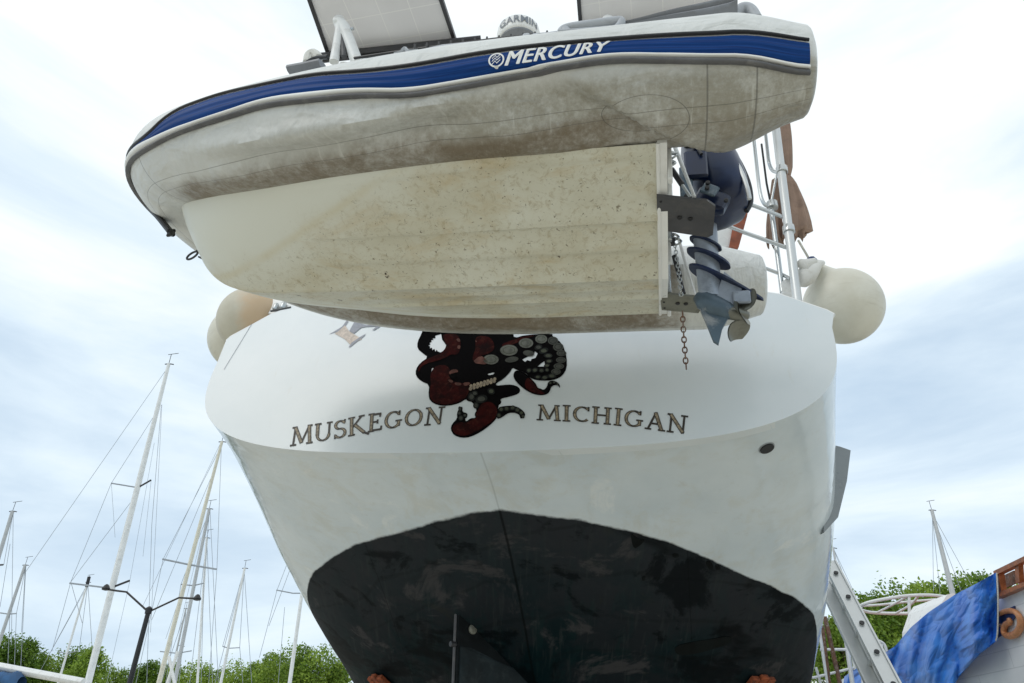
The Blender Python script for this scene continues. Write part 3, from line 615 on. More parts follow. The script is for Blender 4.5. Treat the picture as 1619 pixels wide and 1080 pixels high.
# worn dark patches on the antifouling
for poly in ([(997,842),(1004,848),(1012,853),(1020,852),(1014,860),(1003,868),(999,858)], [(1062,877),(1068,874),(1074,877),(1072,881),(1064,881)], [(1115,888),(1122,886),(1128,893),(1126,901),(1119,898)], [(1130,894),(1137,892),(1140,899),(1132,902)], [(1015,912),(1020,910),(1020,917),(1015,918)], [(1066,1022),(1090,1015),(1125,1010),(1155,1004),(1158,1016),(1120,1028),(1085,1036),(1068,1034)]):
    P_ = [hit(HB, x, y) for x, y in chaikin(poly, 2)]
    if any(p[0] is None for p in P_): continue
    m = MB(); k_ = len(P_); cx_ = sum(p[0] for p in P_) / k_; n_ = nrm(sum(p[1] for p in P_)); m.add([cx_ + n_ * .006] + [p[0] + n_ * .004 for p in P_] + [p[0] - n_ * .004 for p in P_], [(0, 1 + i, 1 + (i + 1) % k_) for i in range(k_)] + [(1 + i, 1 + (i + 1) % k_, 1 + k_ + (i + 1) % k_, 1 + k_ + i) for i in range(k_)]); m.build('paint_scab', M['scab'], yacht, smooth=False)
# ---- grey side fin beyond the starboard quarter
Pf_, _ = hit(HB, 1300, 765); fy = float(Pf_[1]) + .30
Ps_ = [hit(HB, x_, 765)[0] for x_ in (1310, 1316, 1319)]; Ps_ = [float(p_[1]) for p_ in Ps_ if p_ is not None]; fy = max(Ps_ + [fy]) + .12
fin = MB(); A_ = [at(1290, 704, fy), at(1321, 711, fy), at(1338, 717, fy), at(1332, 765, fy), at(1318, 822, fy), at(1296, 846, fy)]
fin.prism(A_, (-.1, 1, 0), .06); fin.build('side_fin', M['hull_gray'], yacht, smooth=False)
# ---- rudder & skeg
rd = MB(); ra = lambda px, py: at(px, py, 5.35 + (px - 720) / 130 * .45)
n_r = nrm(np.cross(ra(850, 1060) - ra(720, 1060), (0, 0, 1)))
rp = [ra(722, 966), ra(740, 972), ra(790, 1000), ra(838, 1040), ra(848, 1066)]
bot = [A3(rp[-1][0], rp[-1][1], .75), A3(rp[0][0], rp[0][1], .75)]
rd.prism(rp + bot, n_r, .03); rud = rd.build('rudder', simple('rudder_paint', (.004, .006, .007), .6, var=.4, vs=3, dirt=(.014, .020, .022), dirt_amt=.6, spec=.15), yacht, smooth=False)
an = MB(); pa = ra(743, 996); sgn = -1 if n_r[1] > 0 else 1
an.lathe(pa + n_r * sgn * .028, n_r * sgn, [(0, .034), (.012, .034), (.018, .024)], 16); an.build('zinc_anode', M['olive_plate'], rud)
teal = simple('rudder_teal', (.012, .019, .022), .6, var=.4, vs=5, dirt=(.045, .055, .055), dirt_amt=.5, spec=.2)
lw = MB(); lw.prism([ra(724, 1023), ra(740, 1025), ra(780, 1045), ra(832, 1068), A3(ra(832, 1068)[0], ra(832, 1068)[1], .8), A3(ra(724, 1023)[0], ra(724, 1023)[1], .8)], n_r, .036); lw.build('rudder_blade', teal, rud, smooth=False)
eg = MB(); eg.sweep([ra(721, 966), A3(ra(721, 966)[0], ra(721, 966)[1], .8)], .012, 6); eg.build('edge_highlight', M['gray_plate'], rud)  # paler strip laid in as a highlight down the rudder's aft edge
ap = MB(); ap.sweep([ra(712, 1018), ra(738, 1020), ra(780, 1040), ra(835, 1064)], .018, 8); ap.build('rudder_rib', M['dark_metal'], rud)
kl = MB(); kz = [H(3.0, 0, -.4), H(6.8, 0, -.0), A3(*H(6.6, 0, 0)[:2], .45), A3(*H(3.3, 0, 0)[:2], .45)]
kl.prism(kz, hr, .12); kl.build('keel', simple('keel_paint', (.02, .028, .03), .6, var=.3, vs=2), yacht, smooth=False)
# zinc / dark plate on the bottom
# ---- stern arch, rails, solar panels
sp = MB()
pb = at(1260, 470, 3.78); pt = at(1227, 205, 3.78); axis_ = nrm(pt - pb)
topz = 6.55; ptop = pb + axis_ * ((topz - pb[2]) / axis_[2])
sp.sweep([pb - axis_ * .08, ptop], .029, 16); sp.build('arch_post', M['alloy'], yacht); sp = MB()
lb = H(.2, -1.72, 1.15); sp.sweep([lb, A3(lb[0] + .1, lb[1], topz)], .029, 16)
arch = sp.build('arch_post', M['alloy'], yacht)
def tube(pts, r, name, mat, par, n=10):
    m = MB(); m.sweep(pts, r, n); return m.build(name, mat, par)
Yr = 3.9
tube([at(1120, 296, Yr), at(1183, 322, Yr), at(1238, 343, Yr - .08)], .014, 'rail', M['steel'], yacht)
tube([at(1120, 345, Yr), at(1175, 367, Yr), at(1245, 392, Yr - .08)], .014, 'rail', M['steel'], yacht)
tube([at(1120, 390, Yr), at(1238, 435, Yr), at(1250, 441, Yr - .08)], .012, 'rail', M['steel'], yacht)
tube([at(1220, 333, Yr), at(1229, 400, Yr), at(1237, 462, Yr)], .017, 'stanchion', M['steel'], yacht, 12)
def bez(P, n=8):
    out = []
    for i in range(len(P) - 1):
        p0 = P[max(i - 1, 0)]; p1 = P[i]; p2 = P[i + 1]; p3 = P[min(i + 2, len(P) - 1)]
        for j in range(n): t = j / n; out.append(.5 * ((2 * p1) + (-p0 + p2) * t + (2 * p0 - 5 * p1 + 4 * p2 - p3) * t * t + (-p0 + 3 * p1 - 3 * p2 + p3) * t ** 3))
    return out + [P[-1]]
tube(bez([at(1190, 205, Yr), at(1195, 250, Yr), at(1201, 300, Yr), at(1208, 322, Yr), at(1222, 330, Yr)]), .013, 'rail_loop', M['steel'], yacht)
tube(bez([at(1209, 200, Yr), at(1213, 235, Yr), at(1216, 258, Yr), at(1222, 270, Yr), at(1233, 273, 3.8)]), .013, 'rail_loop', M['steel'], yacht)
tube([at(1204, 228, Yr + .1), at(1212, 290, Yr + .1), at(1219, 325, Yr + .1)], .008, 'cable', M['black'], yacht)
tube([at(1228, 275, 3.85), at(1219, 322, Yr)], .008, 'brace', M['steel'], yacht)
for (px, py) in ((1236, 269), (1247, 363), (1221, 325)):
    cl = MB(); p = at(px, py, 3.78 if px != 1221 else Yr); cl.lathe(p - axis_ * .028, axis_, [(0, .037), (.004, .040), (.05, .040), (.056, .037)], 16); cl.build('clamp', M['steel'], yacht)
# small white wedge, cleats under the rail
wd = MB(); wd.prism([at(1233, 450, 3.9), at(1245, 440, 3.9), at(1256, 468, 3.9), at(1236, 466, 3.9)], (0, 1, 0), .02); wd.build('rail_foot', M['paint_white'], yacht, smooth=False)
# white and teak edged board hung on the rail
bd = MB(); bd.prism([at(1100, 345, 4.02), at(1164, 336, 4.02), at(1172, 332, 4.02), at(1160, 392, 4.02), at(1095, 396, 4.02)], (0, 1, 0), .02)
brd = bd.build('rail_board', M['paint_white'], yacht, smooth=False)
b2 = MB(); b2.prism([at(1163, 334, 4.0), at(1183, 326, 4.0), at(1180, 345, 4.0), at(1167, 393, 4.0), at(1152, 393, 4.0)], (0, 1, 0), .022); b2.build('teak_edge', M['teak'], brd, smooth=False)
# canvas bundles
def cloth_bundle(pts, rad, nm, ph, depth):
    m = MB(); m2 = []
    npt = len(pts); n = 60; vs = []
    for i, (p, r) in enumerate(zip(pts, rad)):
        for k in range(n):
            a = 2 * pi * k / n; t_ = i / (npt - 1)
            q = r * (1 + depth * (.3 + .7 * t_) * (sin(7 * a + ph + 1.1 * sin(2.1 * t_)) + .5 * sin(12 * a + 2 * t_ + ph)) )
            vs.append(p + A3(q * cos(a), q * sin(a) * .8, (.045 * sin(5 * a + ph) if i == npt - 1 else 0)))
    fs = [(i * n + k, i * n + (k + 1) % n, (i + 1) * n + (k + 1) % n, (i + 1) * n + k) for i in range(npt - 1) for k in range(n)] + [tuple(range(n - 1, -1, -1)), tuple((npt - 1) * n + k for k in range(n))]
    m.add(vs, fs); return m.build(nm, M['brown_cloth'], yacht, angle=60)
Yc = 4.0
cloth_bundle(bez([at(1240, 190, Yc), at(1243, 215, Yc), at(1244, 250, Yc), at(1243, 283, Yc)], 5), list(np.interp(np.linspace(0, 1, 16), [0, .8, 1], [.042, .042, .024])), 'canvas_cover', .5, .08)
cloth_bundle(bez([at(1244, 278, Yc), at(1250, 300, Yc), at(1257, 330, Yc), at(1259, 358, Yc), at(1259, 372, Yc)], 5), list(np.interp(np.linspace(0, 1, 21), [0, .15, .7, .9, 1], [.022, .05, .088, .092, .05])), 'canvas_cover', 2.1, .19)
cloth_bundle(bez([at(1228, 285, Yc + .1), at(1226, 320, Yc + .1), at(1224, 352, Yc + .1), at(1226, 384, Yc + .1)], 5), [.038 + .024 * i / 15 for i in range(16)], 'canvas_cover', 4.0, .14)
# solar panels
ZP = 6.6
def panel(q, nm='solar_panel'):
    m = MB(); P = [atz(x, y, ZP) if not isinstance(x, str) else y for x, y in q]; m.prism(P, (0, 0, 1), .012); o = m.build(nm, M['panel'], yacht, smooth=False)
    for i in range(4):
        f_ = MB(); a = P[i]; b = P[(i + 1) % 4]; d_ = nrm(b - a); s_ = np.cross(d_, (0, 0, 1)); f_.box((a + b) / 2 - A3(0, 0, .004), (np.linalg.norm(b - a) / 2 + .02 * (i % 2), .015, .022), (d_, s_, (0, 0, 1))); f_.build('frame', M['dark_metal'], o, smooth=False)
    return o
panel([(520, 85), (719, 63), (655, -130), (452, -110)])
panel([(918, 40), (1150, 22), (1120, -150), (905, -130)])
ab = MB()
for (a, b) in (((500, 97), (1180, 20)), ((500, 88), (760, 60))):
    ab.sweep([atz(a[0], a[1], 6.52), atz(b[0], b[1], 6.52)], .02, 8)
ab.build('arch_beam', M['dark_metal'], yacht)
# radar dome with lettering, on a mizzen mast bracket
dY = 6.1; dc = at(820, 67, dY); rdm = MB()
rdm.lathe(dc, (0, 0, 1), [(-.05, .24), (-.03, .275), (.0, .285), (.10, .29), (.18, .28), (.24, .24), (.29, .15), (.31, .01)], 36)
dome = rdm.build('radar_dome', M['paint_white'], yacht, angle=60)
rb = MB(); rb.lathe(dc - A3(0, 0, .10), (0, 0, 1), [(0, .20), (.035, .262), (.06, .262)], 32); rb.build('dome_base', M['gray_plastic'], dome)
mst = MB(); mst.sweep([A3(dc[0] + .05, dc[1] + .45, 4.3), A3(dc[0] + .05, dc[1] + .46, dc[2] - .12)], .06, 14); mst.build('radar_pole', M['gray_mast'], yacht)
bk = MB(); bk.box(dc + A3(.02, .25, -.11), (.06, .30, .02)); bk.build('bracket', M['gray_plastic'], yacht, smooth=False)

def text_mesh(s, bold=0.0, shear=0.0, space=1.0):
    cu = bpy.data.curves.new('tmp', 'FONT'); cu.body = s; cu.size = 1; cu.offset = bold; cu.shear = shear; cu.space_character = space
    o = bpy.data.objects.new('tmp', cu); COL.objects.link(o); bpy.context.view_layer.update(); dg = bpy.context.evaluated_depsgraph_get()
    me = o.evaluated_get(dg).to_mesh(); vs = np.array([v.co[:2] for v in me.vertices]); fs = [tuple(p.vertices) for p in me.polygons]
    o.evaluated_get(dg).to_mesh_clear(); bpy.data.objects.remove(o)
    vs[:, 0] -= vs[:, 0].min(); vs[:, 1] -= vs[:, 1].min(); return vs, fs
vs, fs = text_mesh('GARMIN', .012); W_ = vs[:, 0].max(); m = MB(); q = []
for x, y in vs:
    a = -pi / 2 + (x / W_ - .5) * 1.9; z = .015 + .14 * y / .72; R = np.interp(z, [0, .10, .18, .24], [.285, .29, .28, .24]) + .010
    q.append(dc + A3(R * cos(a), R * sin(a), z))
m.add(q, fs); m.build('dome_lettering', M['text_gray'], dome, smooth=False, recalc=False)
# davit heads
dv_ = MB()
def davit(cx, dx, Yd):
    m = MB()
    def P(x, y): return at(cx + x, y, Yd)
    m.sweep([P(-12, 98), P(-8, 75), P(-3, 45), P(-4, 34)], [.034, .032, .032, .036], 10, flat=.8)
    m.sweep([P(25, 100), P(14, 70), P(3, 42), P(-4, 34)], [.042, .042, .044, .044], 10, flat=.8)
    m.lathe(P(-4, 34) - A3(0, .03, 0), (0, 1, 0), [(0, .034), (.01, .042), (.05, .042), (.06, .034)], 16)
    lo = P(5, 100); m.sweep([lo, A3(lo[0], 4.15, 4.35)], .035, 10)
    o = m.build('davit_arm', M['white_metal'], yacht, angle=60)
    m = MB(); m.sweep([P(-8, 92), P(0, 60), P(-3, 42)], .014, 8); m.sweep([P(4, 90), P(2, 62), P(-2, 42)], .02, 8); m.build('sheave_block', M['gray_plate'], o)
    m = MB(); m.lathe(P(13, 47), (1, -.3, 0), [(0, .012), (.03, .012)], 8); m.build('bolt', M['steel'], o); return o
davit(540, 0, 3.25); davit(965, 0, 3.2)
# transom corner chock, port side
ck = MB(); P0 = tp(436, 484, -.05)
ck.prism([tp(412, 500, -.06), tp(421, 484, -.06), tp(432, 476, -.06), tp(458, 480, -.06), tp(470, 484, -.06), tp(466, 500, -.06)], hf, .03); cko = ck.build('chock_plate', M['paint_white'], yacht, smooth=False)
for (cx_, cy_) in ((434, 487), (446, 485)):
    cc = MB(); cc.lathe(tp(cx_, cy_ + 3, -.01), hk, [(0, .016), (.01, .020), (.05, .020), (.06, .016)], 12); cc.build('roller', M['steel'], cko)
cc = MB(); cc.sweep([tp(428, 492, .0), tp(440, 490, .0), tp(460, 486, 0)], .008, 8); cc.build('fairlead', M['gray_plate'], cko)
# faint wire down the port side of the transom
tube([tp(398, 512, .003), tp(354, 584, .003)], .0013, 'wire', M['wire'], yacht, 6)

# ================================================================== the dinghy
DP = dict(zip(['ox','oy','oz','yaw','pitch','roll','Wt','zt','r','sheer','xs','xb','n','e','ph0','ph1','xk','m','sh2'],
 [0.64634, 2.54837, 3.39885, 0.18614, 0.07684, -0.01403, 0.70622, 0.38976, 0.22859, 0.30088, 0.48482, 2.52161, 2.15165, 0.57203, 1.17262, 1.23913, 1.60947, 4.21515, 5.14266]))
ex = A3(-cos(DP['yaw']) * cos(DP['pitch']), sin(DP['yaw']) * cos(DP['pitch']), sin(DP['pitch']))
ey = A3(-sin(DP['yaw']), -cos(DP['yaw']), 0); ez = np.cross(ey, ex); ez = ez if ez[2] > 0 else -ez
ro = DP['roll']; ey, ez = ey * cos(ro) + ez * sin(ro), ez * cos(ro) - ey * sin(ro)
DO = A3(DP['ox'], DP['oy'], DP['oz'])
def D(x, y, z): return DO + x * ex + y * ey + z * ez
def dl(px, py, axis, val): n_ = (ex, ey, ez)[axis]; return atp(px, py, DO + n_ * val, n_)
def tolocal(P): q = P - DO; return A3(q @ ex, q @ ey, q @ ez)
def dpath(N=80):
    x1 = np.linspace(-DP['e'], DP['xs'], N // 2, endpoint=False); t = np.linspace(0, pi / 2, N // 2)
    xa = DP['xs'] + (DP['xb'] - DP['xs']) * np.sin(t) ** (2 / DP['n']); ya = DP['Wt'] * np.cos(t) ** (2 / DP['n'])
    x = np.concatenate([x1, xa]); y = np.concatenate([np.full(len(x1), DP['Wt']), ya]); z = DP['zt'] + DP['sheer'] * np.clip(x / DP['xb'], 0, None) ** DP['sh2']
    return np.stack([x, y, z], -1)
Pn = dpath(200)
# resample evenly
def resample(P, m):
    s = np.concatenate([[0], np.cumsum(np.linalg.norm(np.diff(P, axis=0), axis=1))]); q = np.linspace(0, s[-1], m); return np.stack([np.interp(q, s, P[:, i]) for i in range(3)], -1), q
NS = 110
Pn, sn = resample(Pn, NS); LN = sn[-1]
Pn[-1, 1] = 0
Pall = np.concatenate([Pn, (Pn * A3(1, -1, 1))[::-1][1:]]); Sall = np.concatenate([sn, 2 * LN - sn[::-1][1:]])
Tn = np.gradient(Pall, axis=0); Tn[:, 2] = 0; Tn /= np.linalg.norm(Tn, axis=1)[:, None]
OUT = np.stack([-Tn[:, 1], Tn[:, 0], 0 * Tn[:, 0]], -1)   # outward in plan
mid = Pall.mean(0)
sg_ = np.sign(((Pall - mid) * OUT).sum(1)); sg_ = 1 if sg_.mean() > 0 else -1; OUT = OUT * sg_
def sst(x, a, b): t = min(max((x - a) / (b - a), 0), 1); return t * t * (3 - 2 * t)
rng = np.random.default_rng(3); phs = rng.uniform(0, 6.28, 12)
def tube_r(s, v, near):
    """radius at arclength s from the stern, angle v (in pi)"""
    r = DP['r']
    if s < .42: r *= .60 + .40 * sst(s, -.10, .34)
    if near and s < 2.9:
        lo = math.exp(-((v + .33) / .17) ** 2)         # underside outward quadrant
        if s < 1.1 and v < -.12:
            r += .034 * sst(s, .10, .35) * math.exp(-((v + .75) / .35) ** 2) * (1 - sst(s - (.98 - 1.0 * (-.12 - v)), -.05, .02))
        w1 = .030 * sin(4.1 * s + phs[0] + 3 * v) + .018 * sin(9.3 * s + phs[1] - 6 * v)
        r += w1 * lo * sst(s, .7, 1.1) * (1 - sst(s, 2.3, 2.9)) * .8
        # sharp crease where the after section bulges past the sagging middle
        sc = .96 - 1.0 * (-.12 - v) if v < -.12 else .98
        if -.75 < v < -.10:
            d = s - sc
            r -= .062 * sst(d, -.015, .035) * (1 - sst(d, .10, .55)) * math.exp(-((v + .38) / .22) ** 2)
        # long fold seen mid tube
        fc = -.27 - .06 * sin(2.2 * (s - 1.2))
        r += (.044 * math.exp(-((v - fc - .04) / .05) ** 2) - .036 * math.exp(-((v - fc + .045) / .045) ** 2)) * sst(s, 1.1, 1.4) * (1 - sst(s, 2.1, 2.6))
    return r
NA = 72
def tube_pt(i_s, v, near=True, off=0.0):
    """i_s float arclength index by s"""
    s = i_s; P = A3(*[np.interp(s, Sall, Pall[:, k]) for k in range(3)]); O = nrm(A3(*[np.interp(s, Sall, OUT[:, k]) for k in range(3)]))
    sr = s if s <= LN else 2 * LN - s
    r = tube_r(sr, v, s <= LN) + off; a = v * pi
    q = P + O * r * cos(a) + A3(0, 0, 1) * r * sin(a); return D(*q)
dinghy = thing('inflatable_dinghy', D(.9, 0, 0), 'dirty white inflatable dinghy with blue side band hanging above the yacht stern', 'dinghy')
tb = MB(); vs = []; uvs = []
capN = 6; S0 = .045; svals = list(np.linspace(S0, .9, 90)) + list(np.linspace(.9, 2 * LN - S0, 2 * NS + 20))[1:]
for s in svals:
    for k in range(NA + 1):
        v = 1 - 2 * k / NA; vs.append(tube_pt(s, v)); sr_ = min(s, 2 * LN - s); uvs.append((sr_ if s <= LN or sr_ > 1.1 else 1.1 + (1.1 - sr_) * 2.8, v))
nst = len(svals)
fs = [(i * (NA + 1) + k, i * (NA + 1) + k + 1, (i + 1) * (NA + 1) + k + 1, (i + 1) * (NA + 1) + k) for i in range(nst - 1) for k in range(NA)]
tb.add(vs, fs)
for (row, sg2) in ((0, 1), (nst - 1, -1)):        # domed ends
    base = [vs[row * (NA + 1) + k] for k in range(NA)]; cen = sum(base) / NA; prev = [row * (NA + 1) + k for k in range(NA)]
    for j, (rr, dd) in enumerate(((.94, .010), (.75, .022), (.4, .030), (.08, .033))):
        b0 = len(tb.v)
        for k in range(NA): tb.v.append(tuple(cen + (base[k] - cen) * rr - ex * dd)); uvs.append((.05 if row == 0 else 4.0, 1 - 2 * k / NA))
        cur = list(range(b0, b0 + NA))
        for k in range(NA): k2 = (k + 1) % NA; tb.f.append((prev[k], prev[k2], cur[k2], cur[k])); tb.m.append(0)
        prev = cur
    tb.f.append(tuple(prev)); tb.m.append(0)
tubes = tb.build('inflatable_tube', M['tube'], dinghy, uv=uvs, angle=60)
TB = BVHTree.FromPolygons([Vector(v) for v in tb.v], tb.f)
def sv(px, py):
    r = nrm(ray(px, py)); h = TB.ray_cast(Vector(CAMP), Vector(r))
    if h[0] is None: return None
    q = tolocal(np.array(h[0]));
    if q[1] < -.3 : return None
    i = np.argmin(((Pall - q) ** 2).sum(1)); s0 = Sall[i]; o = nrm(OUT[i]); dq = q - Pall[i]; s0 += (dq @ Tn[i])
    return s0, math.atan2(dq[2], dq @ o) / pi
def trace(P):
    out = []
    for i in range(len(P) - 1):
        for t in np.linspace(0, 1, 5, endpoint=False):
            r = sv(P[i][0] * (1 - t) + P[i + 1][0] * t, P[i][1] * (1 - t) + P[i + 1][1] * t)
            if r: out.append(r)
    out.sort(); return np.array(out)
tr_top = trace([(233, 222), (245, 207), (274,178),(348,151.5),(422,136),(496,121),(570,117),(644,109),(718,96),(760,88),(851,76),(981,65),(1073,59),(1203,55.5),(1284,70)])
tr_bb = trace([(233,225),(270,207),(311,193),(422,156),(496,146),(570,139.5),(644,141),(760,122),(851,105),(962,85),(1203,87),(1284,109)])
tr_wb = trace([(228,238),(270,216),(311,199),(422,163),(570,147),(644,149),(760,129),(851,112),(962,91.5),(1203,93.5),(1284,117)])
tr_gb = trace([(222,252),(270,222),(311,206),(422,171),(570,155.5),(644,157),(760,138),(851,121),(962,100.5),(1203,104),(1284,128)])
def vint(tr, s, off=0.0):
    q = [float(np.interp(s + d_, tr[:, 0], tr[:, 1])) for d_ in (-.08, -.04, 0, .04, .08)]; return sum(q) / 5
FARV = {}
def strip(nm, fa, fb, mat, off, s0, s1, n=8, bulge=0.0, thick=.006, far=(.1, -.1)):
    m = MB(); uv = []; ss = np.linspace(s0, s1, 160); vs = []
    for s in ss:
        sr = s if s <= LN else 2 * LN - s; a = fa(sr); b = fb(sr)
        if s > LN: k_ = sst(s, LN, LN + .5); a = a * (1 - k_) + k_ * far[0]; b = b * (1 - k_) + k_ * far[1]
        for k in range(n + 1):
            t = k / n; v = a * (1 - t) + b * t; vs.append(tube_pt(s, v, True, off + bulge * sin(pi * t) - (thick if k in (0, n) else 0))); uv.append((s, t))
    m.grid(np.array(vs).reshape(len(ss), n + 1, 3)); return m.build(nm, mat, dinghy, uv=uv, angle=50)
SE = LN * 2 - .06
strip('blue_band', lambda s: vint(tr_top, s), lambda s: vint(tr_bb, s), M['blue'], .006, S0 + .012, SE, 10, .003, far=(.12, -.02))
strip('band_edging', lambda s: vint(tr_top, s) + .022, lambda s: vint(tr_top, s) + .002, M['black'], .010, S0 + .012, SE, 4, .004, far=(.14, .12))
strip('white_piping', lambda s: vint(tr_bb, s), lambda s: vint(tr_wb, s), M['text_white'], .010, S0 + .012, SE, 5, .010, far=(-.02, -.045))
strip('rub_strake', lambda s: vint(tr_wb, s), lambda s: vint(tr_gb, s), simple('rub_rubber', (.10, .10, .105), .6, var=.2, vs=8, dirt=(.22, .21, .2), dirt_amt=.5), .010, S0 + .012, SE, 6, .012, far=(-.045, -.09))
# brand lettering on the band
a0 = sv(800, 96); a1 = sv(960, 78)
vs, fs = text_mesh('MERCURY', .0, .32, 1.08); W_ = vs[:, 0].max(); Hh = vs[:, 1].max()
def vmid(s): return (vint(tr_top, s) + vint(tr_bb, s)) / 2
m = MB(); q = []
for x, y in vs:
    s = a0[0] + (a1[0] - a0[0]) * x / W_ * 1.03; hv = (vint(tr_top, s) - vint(tr_bb, s)); q.append(tube_pt(s, vmid(s) + hv * .72 * (y / Hh - .5), True, .0125))
q = np.array(q); off_ = (tube_pt(a1[0], vmid(a1[0]), True, .0125) - tube_pt(a0[0], vmid(a0[0]), True, .0125)) / W_; upv = nrm(tube_pt(a0[0], vmid(a0[0]) + .02, True, .0125) - tube_pt(a0[0], vmid(a0[0]), True, .0125)) * np.linalg.norm(off_)
for i_, (kx, ky) in enumerate(((-.035, 0), (-.012, .012), (.012, -.012), (.035, 0))): m.add(q + off_ * kx + upv * ky + nrm(np.cross(off_, upv)) * -.0003 * i_, fs)
m.build('brand_lettering', M['text_white'], dinghy, smooth=False, recalc=False)
l0 = sv(786, 98); m = MB(); hv = (vint(tr_top, l0[0]) - vint(tr_bb, l0[0])) * .36
def lp_(x, y, o=.0125): return tube_pt(l0[0] - x * hv * pi * DP['r'], vmid(l0[0]) + y * hv, True, o)
def ringp(r0, r1, a0_, a1_, n_=30):
    for i in range(n_):
        b0 = a0_ + (a1_ - a0_) * i / n_; b1 = a0_ + (a1_ - a0_) * (i + 1) / n_
        m.add([lp_(r1 * cos(b0), r1 * sin(b0)), lp_(r1 * cos(b1), r1 * sin(b1)), lp_(r0 * cos(b1), r0 * sin(b1)), lp_(r0 * cos(b0), r0 * sin(b0))], [(0, 1, 2, 3)])
ringp(.80, 1.0, 0, 2 * pi)
for dy in (-.28, .12, .5):     # the M-like waves inside the ring
    for (xa, ya, xb, yb) in ((-.55, -.25, -.15, .22), (-.15, .22, .05, -.12), (.05, -.12, .5, .3)):
        w0 = .10; m.add([lp_(xa, ya + dy - .12), lp_(xb, yb + dy - .12), lp_(xb, yb + dy - .12 + w0 * 1.3), lp_(xa, ya + dy - .12 + w0 * 1.3)], [(0, 1, 2, 3)])
m.build('brand_logo', M['text_white'], dinghy, smooth=False, recalc=False)

# hull bottom -------------------------------------------------
inn = -OUT
uu = np.clip(Pall[:, 0] / DP['xb'], 0, 1) ** 2; ph = DP['ph0'] + (DP['ph1'] - DP['ph0']) * uu
Jn = Pn + inn[:NS] * (np.cos(ph[:NS]) * DP['r'] * .97)[:, None] + np.stack([0 * sn, 0 * sn, -np.sin(ph[:NS]) * DP['r'] * .97], -1)
Jn = Jn[Jn[:, 0] > -.02]; Jn[0, 0] = 0
xe, ze = Jn[-1, 0], Jn[-1, 2]
jx = Jn[:, 0]
hb = MB(); vs = []; uvs = []; NX = 90; NY = 46
ts = np.concatenate([np.linspace(0, .8, 55), .8 + .2 * np.sin(np.linspace(0, pi / 2, 36))[1:]])
for t in ts:
    x = xe * t; yj = float(np.interp(x, jx, Jn[:, 1])) if t < 1 else 0.0; zj = float(np.interp(x, jx, Jn[:, 2]))
    if x > jx[0]: pass
    zk = ze * max(0, (x - DP['xk']) / (xe - DP['xk'])) ** DP['m']
    for k in range(-NY, NY + 1):
        q = k / NY; a = abs(q); bow = sst(x, 1.0, 2.0)
        fz = a * (1 - bow) + (a ** (1.0) * .62 + .38 * a ** 4) * bow
        z = zk + (zj - zk) * fz
        # spray strakes and steps
        yy = a * max(yj, .001); amp = 1 - sst(x, 1.35, 1.62)
        for (yc, wd, hh) in ((.17, .035, .008), (.315, .035, .014)):
            z -= amp * hh * (sst(yy, yc - wd, yc - wd + .010) * (1 - sst(yy, yc, yc + wd * 1.6)))
        z -= .012 * (1 - sst(a, .0, .12)) * (1 - bow)      # keel guard
        ch = sst(a, .90, .93) * (1 - sst(a, .985, 1.0)) * (1 - bow); z -= .008 * ch
        vs.append(D(x, q * yj, z)); uvs.append((x, q * yj))
hb.grid(np.array(vs).reshape(len(ts), 2 * NY + 1, 3))
dh = hb.build('hull_bottom', M['grp'], dinghy, uv=uvs, angle=40)
# outboard transom board
def jz(y): return .18
tr = MB(); yj0 = float(Jn[0, 1]); zj0 = float(Jn[0, 2])
sec = [(-yj0 - .005, zj0 - .005), (0, -.014), (yj0 + .005, zj0 - .005), (yj0 - .02, .52), (.34, .56), (.22, .46), (-.22, .46), (-.34, .56), (-yj0 + .02, .52)]
tr.prism([D(-.018, y, z) for y, z in sec], ex, .018); trb = tr.build('transom_board', M['paint_white'], dinghy, smooth=False)
ed = MB(); ed.sweep([D(-.002, y, z) for y, z in sec[:3]], .008, 8); ed.build('edge_moulding', M['paint_white'], trb)
fl = MB(); fl.box(D(.72, 0, .26), (.70, .42, .02), (ex, ey, ez)); fl.build('floor', M['light_plastic'], dinghy, smooth=False)
# vertical fittings on the transom
for y in (.50, .40, .12, -.05, -.30, -.42, -.5):
    ft = MB(); ft.box(D(-.046, y, .27), (.009, .013 + .006 * (abs(y) > .45), .17), (ex, ey, ez), bev=.004); ft.build('transom_bracket', M['white_metal'] if y not in (.12, -.3) else M['steel'], trb, smooth=False)
# trim tabs
def tab(q, nm, mat, zt, acts, lab):
    zt0 = zt; P = [dl(x, y, 2, zt0) for x, y in q]; m = MB(); m.prism(P, ez, .005); o = m.build(nm, mat, dinghy, smooth=False, label=lab)
    c = sum(P) / len(P); b = MB(); d1 = P[2] - P[1]
    for t_ in ((.42, .55), (.62, .56)):
        bp = P[0] * (1 - t_[0]) * (1 - t_[1]) + P[1] * t_[0] * (1 - t_[1]) + P[-1] * (1 - t_[0]) * t_[1] + P[-3] * t_[0] * t_[1]
        b = MB(); b.lathe(bp - ez * .004, -ez, [(0, .011), (.006, .011), (.008, .008)], 8); b.build('bolt', M['black'], o)
    for t_ in (.15, .5, .85):
        bp = P[0] * (1 - t_) + P[-1] * t_; bp = bp + (P[1] - P[0]) * .08; b = MB(); b.lathe(bp - ez * .004, -ez, [(0, .006), (.004, .005)], 8); b.build('rivet', M['black'], o)
    return o, P
t1, P1 = tab([(1038,308),(1118,316),(1131,325),(1127,370),(1119,374),(1040,362)], 'trim_tab', M['gray_plate'], .095, 0, 'larger dark grey trim tab')
t2, P2 = tab([(1043,462),(1108,469),(1112,475),(1109,487),(1104,494),(1046,489)], 'trim_tab', M['olive_plate'], .085, 0, 'smaller olive grey trim tab')
def dY(px, py, y): return dl(px, py, 1, y)
